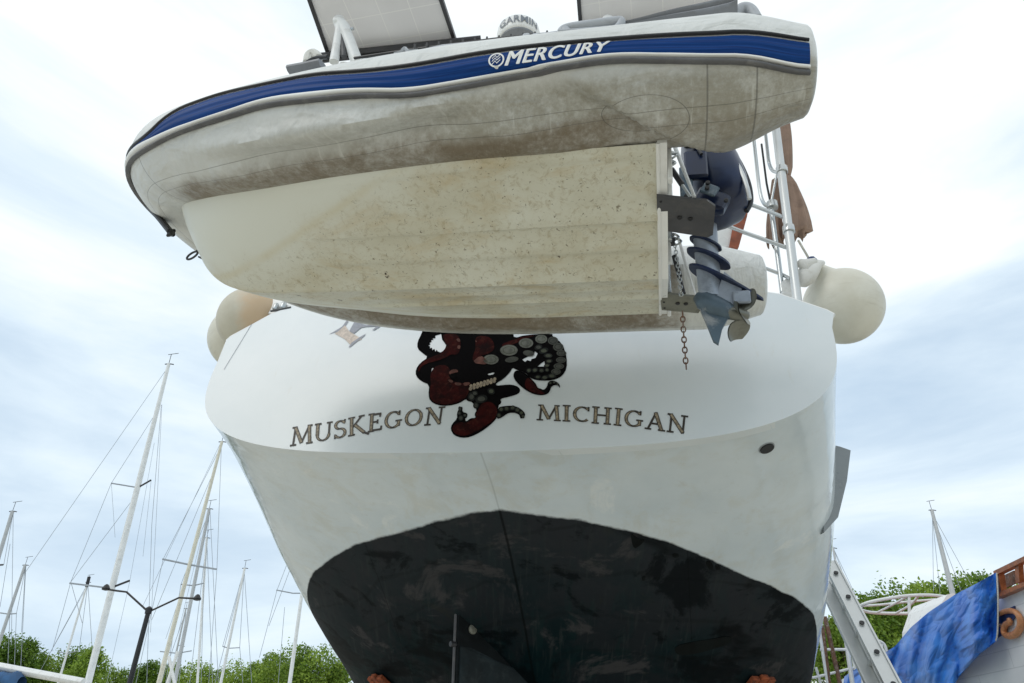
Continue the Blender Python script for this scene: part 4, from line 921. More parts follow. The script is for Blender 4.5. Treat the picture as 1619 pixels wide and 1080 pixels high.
def strut(a, b, r1, r2, nm, m1, m2):
    m = MB(); m.sweep([a, a + (b - a) * .55], r1, 10); o = m.build(nm, m1, dinghy); m = MB(); m.sweep([a + (b - a) * .52, b], r2, 8); m.build('rod', m2, o); return o
y1 = .38; y2 = -.30
strut(dY(1062, 268, y1), dY(1092, 312, y1), .012, .007, 'tab_actuator', M['dark_metal'], M['steel'])
strut(dY(1063, 222, y1 - .1), dY(1098, 312, y1 - .1), .009, .008, 'white_strut', M['white_metal'], M['white_metal'])
strut(dY(1066, 405, y2), dY(1082, 464, y2), .013, .008, 'tab_actuator', M['black'], M['dark_metal'])
strut(dY(1072, 375, y2), dY(1099, 466, y2), .008, .006, 'white_strut', M['white_metal'], M['white_metal'])
# shackles and cleats
for (px, py, y) in ((1063, 245, .3), (1060, 258, .3), (1056, 270, .3), (1066, 375, -.05), (1070, 382, -.05), (1058, 372, -.05)):
    cm = MB(); c0 = dY(px, py, y); cm.sweep([c0 + ex * .02 * cos(a) + ez * .018 * sin(a) + ey * .006 * sin(2 * a) for a in np.linspace(0, 2 * pi, 11)[:-1]], .0055, 6, closed=True)
    sh_ = cm.build('shackle', M['steel'], dinghy); cm = MB(); cm.box(c0 + ex * .02, (.012, .012, .018), (ex, ey, ez), bev=.003); cm.build('shackle_pin', M['dark_metal'], sh_)
for a_, b_ in ((dY(1052, 243, .3), dY(1072, 243, .3)), (dY(1052, 256, .3), dY(1068, 257, .3))): tube([a_, b_], .007, 'tie_rod', M['steel'], dinghy, 8)
# chains
def chain(pts, nm, mat, par, ll=.034, wr=.0032, lab=None):
    Q = bez([np.asarray(p) for p in pts], 12); s = np.concatenate([[0], np.cumsum([np.linalg.norm(Q[i + 1] - Q[i]) for i in range(len(Q) - 1)])]); L = s[-1]; n_ = int(L / (ll * .74)); Q = np.array(Q); m = MB()
    for i in range(n_):
        c0 = A3(*[np.interp((i + .5) * L / n_, s, Q[:, k]) for k in range(3)]); c1 = A3(*[np.interp(min((i + .6) * L / n_, L), s, Q[:, k]) for k in range(3)]); d_ = nrm(c1 - c0 + 1e-9); a_ = nrm(np.cross(d_, (0.3, 1, 0.1))) if i % 2 else nrm(np.cross(d_, np.cross(d_, (0.3, 1, 0.1))))
        ring = []
        for a in np.linspace(0, 2 * pi, 13)[:-1]:
            xx = ll / 2 * (cos(a) if abs(cos(a)) < .8 else math.copysign(.8 + (abs(cos(a)) - .8) * .8, cos(a))); ring.append(c0 + d_ * xx + a_ * ll * .30 * sin(a))
        m.sweep(ring, wr, 6, closed=True)
    o = m.build(nm, mat, par); 
    if lab: o['label'] = lab
    return o
chain([dY(1079, 493, -.28), dY(1081, 530, -.28), dY(1085, 583, -.28)], 'hanging_chain', M['rust'], dinghy)
chain([dY(1064, 370, -.15), dY(1069, 400, -.15), dY(1073, 430, -.15), dY(1077, 468, -.15)], 'chain', M['steel'], dinghy, .026, .0026)

# outboard engine --------------------------------------------
def E(px, py, y=0.0): return dl(px, py, 1, y)
eng = MB()
leg = [(1112, 330, .055), (1115, 370, .055), (1117, 400, .053), (1120, 430, .052), (1122, 452, .052), (1124, 470, .05)]
eng.sweep([E(x, y) for x, y, r in leg], [r for *_, r in leg], 20, flat=.55)
omo = eng.build('outboard_motor', M['engine_gray'], dinghy, angle=60)
pts = []
# lower gearcase and skeg
gm = MB(); gm.prism([E(1103, 470), E(1135, 468), E(1150, 478), E(1155, 497), E(1142, 520), E(1136, 545), E(1128, 540), E(1118, 515), E(1108, 492)], ey, .010)
gm.sweep([E(1100, 468), E(1112, 474), E(1130, 485), E(1150, 492), E(1160, 495)], [.02, .045, .05, .042, .03], 16, flat=.8)
gm.build('gearcase', M['skeg_blue'], omo, angle=60)
# plates around the leg (anti-ventilation and splash plates)
def plate(pts_, z, th=.005, mat='blue_engine', nm='splash_plate'):
    P = [dl(x, y, 2, z) for x, y in pts_]; m = MB(); m.prism(P, ez, th); return m.build(nm, M[mat], omo, smooth=False)
def lplate(z, x0, x1, w, tilt=0.0, pointed=False, thick=.006):
    """spoon shaped plate round the leg, local coordinates"""
    n_ = 28; P = []
    for i in range(n_):
        a = 2 * pi * i / n_; cx = (x0 + x1) / 2; rx = (x0 - x1) / 2
        x = cx + rx * cos(a); y = w * sin(a) * (1.0 if not pointed else (0.55 + .45 * cos(a)) + .25)
        P.append(D(x, y, z + tilt * (x - cx)))
    m = MB(); m.prism(P, ez, thick); return m.build('splash_plate', M['blue_engine'], omo, smooth=False)
lplate(.165, -.135, -.27, .040, .5, thick=.005)
lplate(.085, -.12, -.30, .052, .55, thick=.006)
lplate(-.045, -.125, -.42, .058, .62, True, thick=.006)
# web between the two plates and small anode pod behind the leg
m = MB(); m.prism([D(-.27, 0, .0), D(-.34, 0, -.08), D(-.30, 0, -.17), D(-.22, 0, -.15)], ey, .018); m.box(D(-.33, .03, -.14), (.035, .01, .03), (ex, ey, ez), bev=.005); m.build('anode_fin', M['engine_gray'], omo, smooth=False)
# cowl: lofted closed shell, seen from below
cw = MB(); rings = []
prof = [  # (fwd px, aft px, y of both) measured down the cowl
 ((1082, 212), (1118, 206), .06), ((1078, 226), (1138, 222), .12), ((1076, 245), (1156, 243), .15), ((1078, 268), (1170, 268), .165), ((1084, 292), (1180, 292), .165), ((1094, 312), (1185, 314), .155), ((1104, 330), (1181, 330), .13), ((1110, 346), (1160, 344), .09), ((1114, 356), (1140, 354), .055)]
n_ = 32
for (a, b, wy) in prof:
    pa = E(*a); pb_ = E(*b); c0 = (pa + pb_) / 2; hx = (pb_ - pa) / 2; rings.append([c0 + hx * math.copysign(abs(cos(t)) ** .8, cos(t)) + ey * wy * math.copysign(abs(sin(t)) ** .75, sin(t)) for t in np.linspace(0, 2 * pi, n_, endpoint=False)])
cw.add([p for r in rings for p in r], [(i * n_ + k, i * n_ + (k + 1) % n_, (i + 1) * n_ + (k + 1) % n_, (i + 1) * n_ + k) for i in range(len(rings) - 1) for k in range(n_)] + [tuple(range(n_ - 1, -1, -1)), tuple((len(rings) - 1) * n_ + k for k in range(n_))])
cwo = cw.build('cowl', M['blue_engine'], omo, angle=35)
# bright line added as a painted highlight, and black edge on the cowl rim
m = MB(); q = bez([E(1118, 209, .03), E(1140, 226, .09), E(1158, 247, .12), E(1172, 272, .13), E(1181, 296, .13), E(1185, 315, .12)], 6); m.sweep(q, .010, 8); m.build('cowl_highlight', M['alloy'], omo)
m = MB(); q = bez([E(1121, 206, 0), E(1143, 221, 0), E(1160, 242, 0), E(1174, 266, 0), E(1184, 292, 0), E(1187, 318, 0), E(1180, 334, 0)], 6); m.sweep(q, .012, 8); m.build('cowl_rim', M['black'], omo)
# bracket, lower pan, bolts, tiller parts
m = MB(); m.box(E(1100, 262, .17), (.05, .02, .075), (ex, ey, ez), bev=.008); m.box(E(1125, 318, .13), (.07, .03, .045), (nrm(ex + ez * .5), ey, nrm(ez - ex * .5)), bev=.01); m.sweep([E(1098, 330, .10), E(1112, 318, .12), E(1132, 312, .13), E(1142, 322, .1)], .026, 10); m.build('engine_pan', M['blue_engine'], omo, angle=40)
m = MB(); m.box(E(1085, 290, .16), (.028, .012, .09), (nrm(ex), ey, ez), bev=.005); m.box(E(1122, 300, .19), (.035, .008, .028), (nrm(ex + ez * .6), ey, nrm(ez - ex * .6)), bev=.005); m.build('clamp_bracket', M['skeg_blue'], omo, smooth=False)
for (x, y) in ((1119, 290), (1118, 298), (1090, 229), (1085, 311), (1148, 318)):
    m = MB(); m.lathe(E(x, y, .20 if x > 1100 else .18), ey, [(0, .010), (.008, .010), (.010, .007)], 10); m.build('bolt', M['black'], omo)
# black grips and cables at top of the engine
m = MB(); m.box(E(1092, 226, .17), (.03, .02, .02), (ex, ey, ez), bev=.006); m.sweep(bez([E(1104, 208, .2), E(1106, 220, .21), E(1103, 232, .2), E(1109, 244, .2)]), .008, 8); m.box(E(1106, 212, .19), (.025, .03, .012), (ex, ey, ez), bev=.004); m.build('shift_linkage', M['black'], omo)
# propeller
pc = E(1162, 496); pd = nrm(-ex * .9 - ez * .25); pu = nrm(ey - (ey @ pd) * pd); pv = np.cross(pd, pu)
m = MB(); m.lathe(pc - pd * .03, pd, [(0, .030), (.05, .028), (.085, .018), (.09, .004)], 18)
for kb in range(3):
    a0_ = 2 * pi * kb / 3 + .35; Rd = cos(a0_) * pu + sin(a0_) * pv; Td = -sin(a0_) * pu + cos(a0_) * pv; nr, nw = 12, 10; G_ = []
    for i in range(nr + 1):
        t = i / nr; r = .022 + .098 * t; hw = .050 * sqrt(max(0.0, 1 - ((t - .55) / .56) ** 2)) + .006; pit = 1.0 - .45 * t
        G_.append([pc + Rd * r + (Td * cos(pit) + pd * sin(pit)) * hw * q + Td * .012 * t + pd * (.018 + .010 * q * q) for q in np.linspace(-1, 1, nw + 1)])
    G_ = np.array(G_); m.grid(G_ + pd * .0022); m.grid(G_ - pd * .0022)
m.build('propeller', M['prop'], omo, angle=60)
# bow eye, bow handle, grab handle, lifting patch, oar, board, roll
cb = tolocal(dl(306, 405, 1, 0)); 
m = MB(); c0 = dl(304, 404, 1, 0); d1 = nrm(dl(296, 408, 1, 0) - dl(313, 397, 1, 0)); d2 = nrm(np.cross(d1, ey))
m.sweep([c0 + d1 * .032 * cos(a) + d2 * .017 * sin(a) for a in np.linspace(0, 2 * pi, 17)[:-1]], .0055, 8, closed=True); m.sweep([dl(314, 406, 1, 0), dl(330, 414, 1, 0)], .005, 6); m.sweep([dl(311, 396, 1, 0), dl(322, 404, 1, 0)], .005, 6); m.build('bow_eye', M['dark_metal'], dinghy)
m = MB(); q = bez([dl(233, 321, 1, 0.05), dl(238, 325, 1, .05), dl(255, 345, 1, .05), dl(270, 364, 1, .05), dl(271, 366, 1, .05)], 6); q = [p - ez * .01 for p in q]; m.sweep(q, [.012] + [.017] * (len(q) - 2) + [.010], 10, flat=1.8); m.build('bow_handle', M['black'], dinghy)
def T(px, py, y): return dl(px, py, 1, y)
yh = .85
m = MB(); q = bez([T(886, 58, yh), T(888, 49, yh), T(900, 43, yh), T(940, 37, yh), T(970, 33, yh), T(982, 33, yh), T(980, 40, yh), T(972, 48, yh)], 6); m.sweep(q, .016, 12, flat=1.0)
m.sweep([T(884, 56, yh), T(910, 55, yh), T(950, 52, yh), T(982, 49, yh)], .012, 10, flat=2.2); m.sweep(bez([T(893, 48, yh), T(897, 54, yh)], 4), .02, 10); m.build('grab_handle', M['light_plastic'], dinghy, angle=60)
m = MB(); m.sweep([T(820, 71, yh), T(900, 62, yh)], .02, 12); m.sweep([T(665, 88, yh), T(700, 80, yh), T(820, 68, yh), T(890, 57, yh)], .022, 14); om = m.build('oar_shaft', M['light_plastic'], dinghy, angle=60)
m = MB()
for px in (833, 848): p = T(px, 67, yh); m.lathe(p - ex * .012, ex, [(0, .030), (.004, .033), (.020, .033), (.024, .030)], 16)
m.build('oar_clip', M['light_plastic'], om)
m = MB(); m.sweep(bez([T(625, 89, .80), T(635, 86, .80), T(641, 80, .80), T(647, 85, .80), T(662, 84, .80)], 5), [.010] * 20 + [.010], 8, flat=2); m.build('lifting_patch', M['light_plastic'], dinghy)
m = MB(); m.sweep([T(462, 116, .70), T(490, 111, .72), T(512, 106, .73)], .018, 10, flat=2.5); m.build('bow_pad', M['gray_plastic'], dinghy)
m = MB(); m.sweep(bez([T(476, 108, .68), T(487, 98, .68), T(500, 92, .68), T(518, 90, .70)], 6), .010, 8); m.build('bow_line', M['black'], dinghy)
m = MB(); m.sweep(bez([T(486, 100, .64), T(489, 88, .64), T(497, 85, .64), T(504, 92, .64)], 6), .022, 10); m.build('line_coil', M['canvas_white'], dinghy)
m = MB(); m.sweep([T(560, 92, .74), T(640, 80, .78), T(720, 70, .80), T(780, 62, .80), T(880, 52, .82)], .006, 6)
for i in range(12): px = 655 + i * 19; m.sweep([T(px, 84 - (px - 655) * .105, .80), T(px + 1, 70 - (px - 655) * .10, .80)], .004, 6)
m.build('safety_line', M['black'], dinghy)
# grey moulded seat board standing up at the stern, near side
yb = .80
m = MB(); top_ = bez([T(975, 50, yb), T(1010, 38, yb), T(1060, 22, yb), T(1110, 9, yb), T(1150, 0, yb), T(1162, 2, yb)], 6); bot_ = bez([T(985, 54, yb), T(1020, 52, yb), T(1070, 46, yb), T(1120, 40, yb), T(1150, 33, yb), T(1166, 22, yb)], 6)
gridv = []
for a, b in zip(top_, bot_):
    row = []
    for k in range(13):
        t = k / 12; dep = .05 * sin(pi * t) - .035 * math.exp(-((t - .5) / .07) ** 2); row.append(a * (1 - t) + b * t + ey * dep)
    gridv.append(row)
Gf = np.array(gridv); m.grid(Gf); Gb = Gf - ey * .25 * 1.0; Gb = Gf * 1; 
bk_ = np.array([[a * (1 - t) + b * t - ey * .16 * sin(pi * t) for t in np.linspace(0, 1, 13)] for a, b in zip(top_, bot_)]); m.grid(bk_)
m.build('engine_hood_seat', M['gray_plastic'], dinghy, angle=60)
m = MB(); m.sweep(bez([T(1160, 28, .76), T(1172, 14, .76), T(1186, 15, .76), T(1196, 30, .76)], 6), .022, 12); m.build('stern_roll', M['light_plastic'], dinghy)

# ================================================================== fenders
def fender(c0, R, neck_dir, label, mat, group, rope_to, neck=.14, cap=True, name='ball_fender'):
    o = thing(name, c0 - A3(0, 0, R), label, 'fender', group); m = MB(); nd = nrm(neck_dir)
    prof = [(-R * cos(a), R * sin(a)) for a in np.linspace(.02, pi * .87, 28)]; hx, hr_ = prof[-1]
    prof += [(hx + (R + neck - hx) * t, hr_ * (1 - t) ** 1.6 + .035 * (1 - (1 - t) ** 1.6)) for t in (.15, .3, .5, .75, 1)]
    m.lathe(c0, nd, prof, 40); b = m.build('body', mat, o, angle=80)
    m = MB(); m.lathe(c0 + nd * (R + neck - .03), nd, [(0, .035), (.02, .042), (.05, .035), (.06, .02)], 12); m.build('eye', M['navy'], b)
    m = MB(); m.sweep([c0 + nd * (R + neck), rope_to], .008, 6); m.build('rope', M['rope'], o); return o
fc = at(1333, 484, 3.98)
fender(fc, .254, at(1285, 418, 3.9) - fc, 'round cream ball fender hanging off the right-hand corner of the transom', M['fender'], 'fenders at the yacht quarters', at(1262, 380, 3.8), .11)
m = MB(); nk = [at(1290, 440, 3.95), at(1286, 425, 3.92), at(1284, 410, 3.9)]
m = MB(); m.sweep([at(1268, 452, 3.84), at(1272, 440, 3.82), at(1281, 426, 3.82), at(1292, 417, 3.82), at(1302, 415, 3.82)], [.035, .075, .07, .045, .02], 14, flat=.7); m.sweep([at(1262, 415, 3.8), at(1274, 420, 3.78), at(1290, 412, 3.78)], [.03, .045, .02], 10, flat=.6); wr = tag(m.build('canvas_wrap', M['canvas_white'], None, angle=60), 'crumpled white canvas wrapped over the neck of the right-hand ball fender', 'canvas wrap')
f2 = at(398, 507, 4.62); fender(f2, .255, (0.25, .1, 1), 'cream fender with orange rust stain, upper one of two behind the left transom corner', M['fender_or'], 'fenders at the yacht quarters', f2 + A3(.3, .1, .5), .10)
f3 = at(384, 535, 5.0); fender(f3, .27, (0.2, .2, 1), 'plain cream fender, lower and left one of two behind the left transom corner', M['fender'], 'fenders at the yacht quarters', f3 + A3(.3, .1, .5), .10)

# ================================================================== jack stands under the yacht
def jack(px, py, label):
    P, nn = hit(HB, px, py)
    if P is None: P, nn = at(px, py, 6), A3(0, -.5, -.8)
    if nn[2] > 0: nn = -nn
    base = A3(P[0] + nn[0] * .6, P[1] + nn[1] * .6, 0); o = thing('jack_stand', base, label, 'jack stand', 'jack stands under the yacht')
    m = MB(); u1 = nrm(np.cross(nn, (0, 0, 1))); u2 = np.cross(nn, u1)
    for k in range(3): m.box(P + nn * .03 + u1 * (k - 1) * .072, (.034, .085 + .02 * (k % 2), .018), (u1, u2, nn), bev=.006)
    m.build('pad', M['orange'], o, smooth=False)
    m = MB(); q = P + nn * .07; m.sweep([P + nn * .05, q, A3(base[0], base[1], q[2] - .35), A3(base[0], base[1], .5)], .028, 10); m.build('screw_post', M['rust'], o)
    for k in range(3):
        a = 2 * pi * k / 3 + .4; m = MB(); m.sweep([A3(base[0], base[1], 1.0), base + A3(.55 * cos(a), .55 * sin(a), .02)], .024, 8); m.build('leg', M['rust'], o)
    return o
jack(606, 1076, 'jack stand with orange pad under the left side of the hull'); jack(1196, 1078, 'jack stand with orange pad under the right side of the hull')

# ================================================================== boats in the yard
def boat_hull(mb, c0, L, B, z0, ang):
    d_ = A3(cos(ang), sin(ang), 0); s_ = A3(-sin(ang), cos(ang), 0); G_ = []
    for i in range(15):
        t = i / 14; b = B / 2 * (sin(pi * min(1, .22 + .78 * t)) ** .7 if t < 1 else 0.02) * (1 if t < .5 else 1); b = B / 2 * max(.02, (1 - abs(2 * (t - .42)) ** 2.4 * (.35 if t < .42 else 1.0))) if t > .42 else B / 2 * (1 - .35 * (2 * (.42 - t)) ** 2)
        if t > .42: b = B / 2 * sqrt(max(0, 1 - ((t - .42) / .58) ** 2)) + .02
        row = []
        for k in range(13):
            a = pi * k / 12; row.append(A3(*c0[:2], z0) + d_ * (t - .45) * L + s_ * b * math.copysign(abs(cos(a)) ** .6, cos(a)) + A3(0, 0, 1.25 + .25 * t * t - 1.15 * sin(a) ** .8))
        G_.append(row)
    mb.grid(np.array(G_)); mb.add([p for r in G_ for p in (r[0], r[-1])], [(2 * i, 2 * i + 1, 2 * i + 3, 2 * i + 2) for i in range(14)]); mb.add(G_[0], [tuple(range(13))])
    for k in (0, 1): pass
    q = A3(*c0[:2], z0); mb.prism([q + d_ * .8 + A3(0, 0, .2), q - d_ * .6 + A3(0, 0, .2), q - d_ * .45 - A3(0, 0, z0 - .15), q + d_ * .55 - A3(0, 0, z0 - .15)], s_, .09)
def spreader(P, pts, Y, mat, o, r):
    m = MB(); m.sweep([at(x, y, Y) for x, y in pts], r, 6); m.build('spreader', mat, o)
def sail(name_lab, top, base, Y, w0, w1, mat, spr, stays, head=True, boom=None, ang=1.2, L=10, gear=True, extra=None):
    b = at(*base, Y); t = at(*top, Y); t = A3(t[0], t[1], t[2]); d_ = (t - b); zb = 2.6; b2 = b - d_ * ((b[2] - zb) / d_[2]) if b[2] > zb else b
    o = thing('sailboat', (b2[0], b2[1], 0), name_lab, 'sailboat', 'laid-up sailboats in the yard')
    w0 *= .72; w1 *= .8; m = MB(); m.sweep([b2, b2 + (t - b2) * .6, t], [w0, w0 * .9, w1], 12, flat=1.25); mo = m.build('mast', mat, o)
    if head:
        m = MB(); m.sweep([t - A3(.12, 0, .02), t, t + A3(.16, 0, -.03)], .018, 5); m.sweep([t, t + A3(0, 0, .35)], .010, 5); m.sweep([t + A3(-.10, 0, .33), t + A3(.22, 0, .38)], .010, 5); m.build('masthead', M['dark_metal'], mo, smooth=False)
    for s_ in spr: spreader(None, s_[0], Y, s_[1], o, s_[2])
    m = MB()
    for q in stays:
        pa = at(*q[0], Y); pb_ = at(*q[1], Y)
        if q[1][1] >= 1075: dd = pb_ - pa; pb_ = pb_ + dd * ((2.9 - pb_[2]) / dd[2]) if pb_[2] > 2.9 else pb_
        m.sweep([pa, pb_], .0065 * Y / 20 * (q[2] if len(q) > 2 else 1), 5)
    m.build('rigging', M['wire'], o)
    m = MB(); boat_hull(m, b2, L, L * .31, 1.35, ang); m.build('hull', M['paint_white'], o, angle=50)
    if boom: boom(o)
    return o
def boom1(o):
    Y = 17.2; a = at(-60, 1043, Y); b = at(131, 1079, Y); m = MB(); m.sweep([a, b], .085, 12, flat=1.2); m.build('boom', M['white_metal'], o)
    m = MB(); n_ = 14; G_ = []
    for i in range(n_):
        t = i / (n_ - 1); c0 = at(-50 + 84 * t, 1060 + 22 * t, Y - .1); G_.append([c0 + A3(0, .18 * cos(a_), (.16 + .05 * sin(9 * t) + .03 * sin(23 * t)) * sin(a_)) for a_ in np.linspace(0, 2 * pi, 13)])
    m.grid(np.array(G_)); m.build('sail_cover', M['blue_cloth'], o, angle=70)
sail('sailboat with the tallest white mast, two pairs of spreaders and a boom at its foot', (267, 575), (139, 1080), 20, .115, .06, M['white_metal'],
 [([(176, 764), (218, 771)], M['wire'], .02), ([(218, 771), (239, 759)], M['black'], .028), ([(110, 922), (174, 930)], M['wire'], .022), ([(174, 930), (205, 918)], M['black'], .03)],
 [((266, 580), (40, 905)), ((242, 660), (176, 764)), ((176, 764), (112, 920)), ((206, 795), (112, 920)), ((112, 920), (82, 1030)), ((112, 920), (130, 985)), ((255, 640), (240, 830)), ((240, 830), (232, 1080)), ((256, 640), (238, 1000), .8), ((176, 764), (182, 850), .7), ((239, 760), (226, 880), .7), ((205, 920), (170, 1075), .7), ((244, 700), (205, 920), .7)], boom=boom1, ang=2.6)
sail('sailboat with a cream mast and furled sail, right of the street lamp', (351, 698), (251, 1080), 25, .10, .06, M['cream_mast'],
 [([(257, 884), (300, 893), (342, 900)], M['wire'], .03)],
 [((350, 705), (258, 884)), ((350, 705), (343, 899)), ((258, 884), (215, 1080)), ((343, 899), (330, 1080)), ((340, 740), (240, 980)), ((348, 702), (225, 960), .8), ((301, 895), (262, 1010), .7), ((318, 850), (282, 1000), .7)], ang=1.0)
sail('sailboat with a grey mast close behind the cream mast', (331, 804), (276, 1080), 29, .10, .07, M['gray_mast'],
 [([(286, 924), (306, 926), (322, 922)], M['wire'], .025), ([(253, 1030), (280, 1033), (303, 1029)], M['wire'], .02)],
 [((331, 808), (322, 922)), ((331, 808), (286, 924)), ((322, 922), (318, 1080)), ((286, 924), (262, 1080)), ((332, 806), (345, 1075))], ang=1.5, L=9)
sail('sailboat with a thin nearly upright pale mast behind the grey mast', (327, 850), (312, 1080), 32, .07, .06, M['white_metal'], [], [((327, 852), (336, 1080)), ((327, 852), (300, 1080))], ang=1.9, L=8)
sail('sailboat with a white mast and a black steaming light halfway, left of the hull', (387, 898), (349, 1080), 34, .085, .06, M['white_metal'],
 [([(352, 1022), (362, 1025), (379, 1024)], M['wire'], .02)],
 [((386, 900), (379, 1024)), ((386, 900), (352, 1022)), ((379, 1024), (384, 1080)), ((386, 900), (398, 1080)), ((386, 902), (340, 1080))], ang=1.2, L=9)
sail('sailboat whose white mast stands closest to the left side of the yacht hull', (482, 905), (458, 1080), 28, .10, .07, M['white_metal'],
 [([(437, 933), (463, 938), (476, 938)], M['wire'], .022)],
 [((470, 850), (438, 933)), ((438, 933), (410, 1040)), ((470, 870), (425, 990)), ((450, 960), (440, 1080))], ang=1.4, L=9)
sail('sailboat with a slim mast with a black sleeve at its top', (139, 920), (92, 1080), 38, .075, .05, M['white_metal'],
 [([(92, 1031), (108, 1033), (122, 1029)], M['wire'], .022), ([(137, 928), (141, 912)], M['black'], .09)],
 [((139, 922), (148, 1060)), ((139, 922), (125, 1029)), ((139, 922), (75, 1040)), ((139, 925), (64, 1060), .8)], ang=1.8, L=8)
sail('sailboat with a grey mast near the left edge, second from the left', (40, 893), (-6, 1030), 33, .10, .07, M['gray_mast'],
 [([(0, 969), (14, 971), (26, 970)], M['wire'], .025)],
 [((41, 895), (32, 1070)), ((41, 895), (26, 970)), ((40, 900), (34, 1000)), ((16, 965), (12, 1060)), ((26, 970), (22, 1075))], ang=1.3, L=9)
sail('sailboat with a mast cut by the left edge, topmost of the leftmost masts', (20, 808), (-32, 980), 26, .10, .07, M['gray_mast'],
 [([(-10, 894), (5, 893)], M['black'], .03)], [((21, 810), (18, 1020)), ((21, 810), (6, 893)), ((16, 860), (0, 960))], ang=1.1, L=10)
sail('small sailboat with a short thin mast between the lamp and the cream mast', (294, 962), (268, 1080), 44, .08, .05, M['gray_mast'], [([(280, 1020), (292, 1022)], M['wire'], .02)], [((294, 965), (283, 1080)), ((294, 965), (255, 1080))], ang=.9, L=7)
sail('sailboat with a single grey mast rising from the trees on the right', (1473, 806), (1509, 950), 27, .13, .07, M['gray_mast'], [],
 [((1474, 810), (1476, 935)), ((1474, 812), (1536, 925)), ((1474, 812), (1520, 935)), ((1474, 815), (1487, 945))], ang=.4, L=9)
sail('sailboat whose mast top shows just right of the yacht hull', (1317, 866), (1334, 960), 30, .07, .05, M['gray_mast'], [], [((1318, 868), (1352, 940)), ((1318, 868), (1340, 925))], ang=.6, L=8)
# stray crossing props in the yard left
for i, (a, b) in enumerate((((267, 1038), (277, 1085)), ((281, 1030), (263, 1085)))):
    m = MB(); m.sweep([at(*a, 22), at(*b, 22) + (at(*b, 22) - at(*a, 22)) * 1.5], .045, 8); tag(m.build('boat_prop', M['paint_white'], None), ('white pole leaning left' if i == 0 else 'white pole leaning right') + ' at the foot of the cream mast', 'pole', 'crossed white poles by the cream mast')

# ================================================================== street lamp
LY = 14.0; lb = at(205, 1080, LY); lt = at(235, 966, LY); dd = lt - lb; lbase = lb - dd * (lb[2] / dd[2])
lamp = thing('street_lamp', lbase, 'black two-armed street lamp standing among the masts on the left', 'street lamp')
m = MB(); m.sweep([lbase, lt + dd * .02], [.06, .042], 12); m.lathe(lt - A3(0, 0, .05), (0, 0, 1), [(0, .06), (.1, .06), (.13, .02)], 12); m.build('post', M['black'], lamp)
def larm(pts, hd):
    m = MB(); m.sweep([at(x, y, LY) for x, y in pts], .018, 8); a = m.build('arm', M['black'], lamp)
    h = at(*hd, LY); m = MB(); m.lathe(h - A3(0, 0, .055), (0, 0, 1), [(0, .02), (.012, .068), (.04, .075), (.09, .045), (.115, .02)], 14); m.build('lamp_head', M['black'], a)
larm([(234, 967), (200, 936), (184, 934), (171, 932)], (168, 929)); larm([(236, 967), (283, 945), (300, 946), (310, 946)], (312, 945))

# ================================================================== ladder
LYd = 6.6
lad = thing('ladder', at(1400, 1080, LYd) * A3(1, 1, 0), 'aluminium ladder leaning against the right side of the yacht', 'ladder')
Rt, Rb = at(1311, 888, LYd), at(1411, 1082, LYd - .9); Lt, Lb = at(1306, 917, LYd + .28), at(1386, 1088, LYd - .62)
def ext(a, b, z): d_ = b - a; return b + d_ * ((z - b[2]) / d_[2])
Rg = ext(Rt, Rb, .02); Lg = ext(Lt, Lb, .02)
dl_ = nrm(Rb - Rt); sd_ = nrm((Lt - Rt) - ((Lt - Rt) @ dl_) * dl_); nd_ = np.cross(dl_, sd_)
for (a, b) in ((Rt, Rg), (Lt, Lg)):
    m = MB(); c0 = (a + b) / 2; hl = np.linalg.norm(b - a) / 2; m.box(c0, (hl, .010, .055), (dl_, sd_, nd_)); m.box(c0 + nd_ * .052, (hl, .022, .007), (dl_, sd_, nd_)); m.box(c0 - nd_ * .052, (hl, .022, .007), (dl_, sd_, nd_)); m.build('side_rail', M['alloy'], lad, smooth=False)
nr_ = int(np.linalg.norm(Rg - Rt) / .30)
for i in range(nr_):
    t = (i + .6) / nr_; a = Rt + (Rg - Rt) * t; b = Lt + (Lg - Lt) * t; m = MB(); m.sweep([a - sd_ * .02, b + sd_ * .02], .018, 10); r0 = m.build('rung', M['alloy'], lad)
    m = MB(); m.sweep([a - sd_ * .028, a - sd_ * .018], .020, 10); m.build('rung_end', M['black'], r0)

# ================================================================== wooden boat with tarp (right)
BY0, BY1 = 8.2, 10.6   # hull side plane runs from frame edge away to the left
pA = at(1619, 1000, BY0); pB = at(1480, 1040, BY1)
bn = nrm(np.cross(A3(pB[0] - pA[0], pB[1] - pA[1], 0), (0, 0, 1))); bn = bn if bn[0] < 0 else -bn
def bp(px, py, o=0.0): return atp(px, py, pA + bn * o, bn)
wb = thing('wooden_boat', A3(pA[0] + 1.3, pA[1] + 1, 0), 'white planked wooden boat with varnished rail and carved scroll, at the right edge', 'boat')
al = nrm(A3(pA[0] - pB[0], pA[1] - pB[1], 0))
m = MB(); uv = []; NXh = 40; sheer = [bp(x, y) for x, y in ((1330, 1075), (1400, 1033), (1470, 985), (1540, 950), (1577, 944), (1619, 926), (1690, 896))]
sx = np.array([(p - pA) @ al for p in sheer]); sz_ = np.array([p[2] for p in sheer]); G_ = []
for i in range(NXh):
    q = sx[0] + (sx[-1] - sx[0]) * i / (NXh - 1); zt_ = np.interp(q, sx, sz_); row = []
    for k in range(16):
        t = k / 15; z = zt_ * (1 - t) + .7 * t; inset = 1.3 * max(0, t - .35) ** 1.6 ; row.append(A3(pA[0], pA[1], 0) + al * q + A3(0, 0, z) - bn * inset); uv.append((q, z))
    G_.append(row)
G_ = np.array(G_); m.grid(G_); m.grid(G_ * 1 - bn * 0.0 + 0) if False else None
m.build('hull', M['planks'], wb, uv=uv, angle=60)
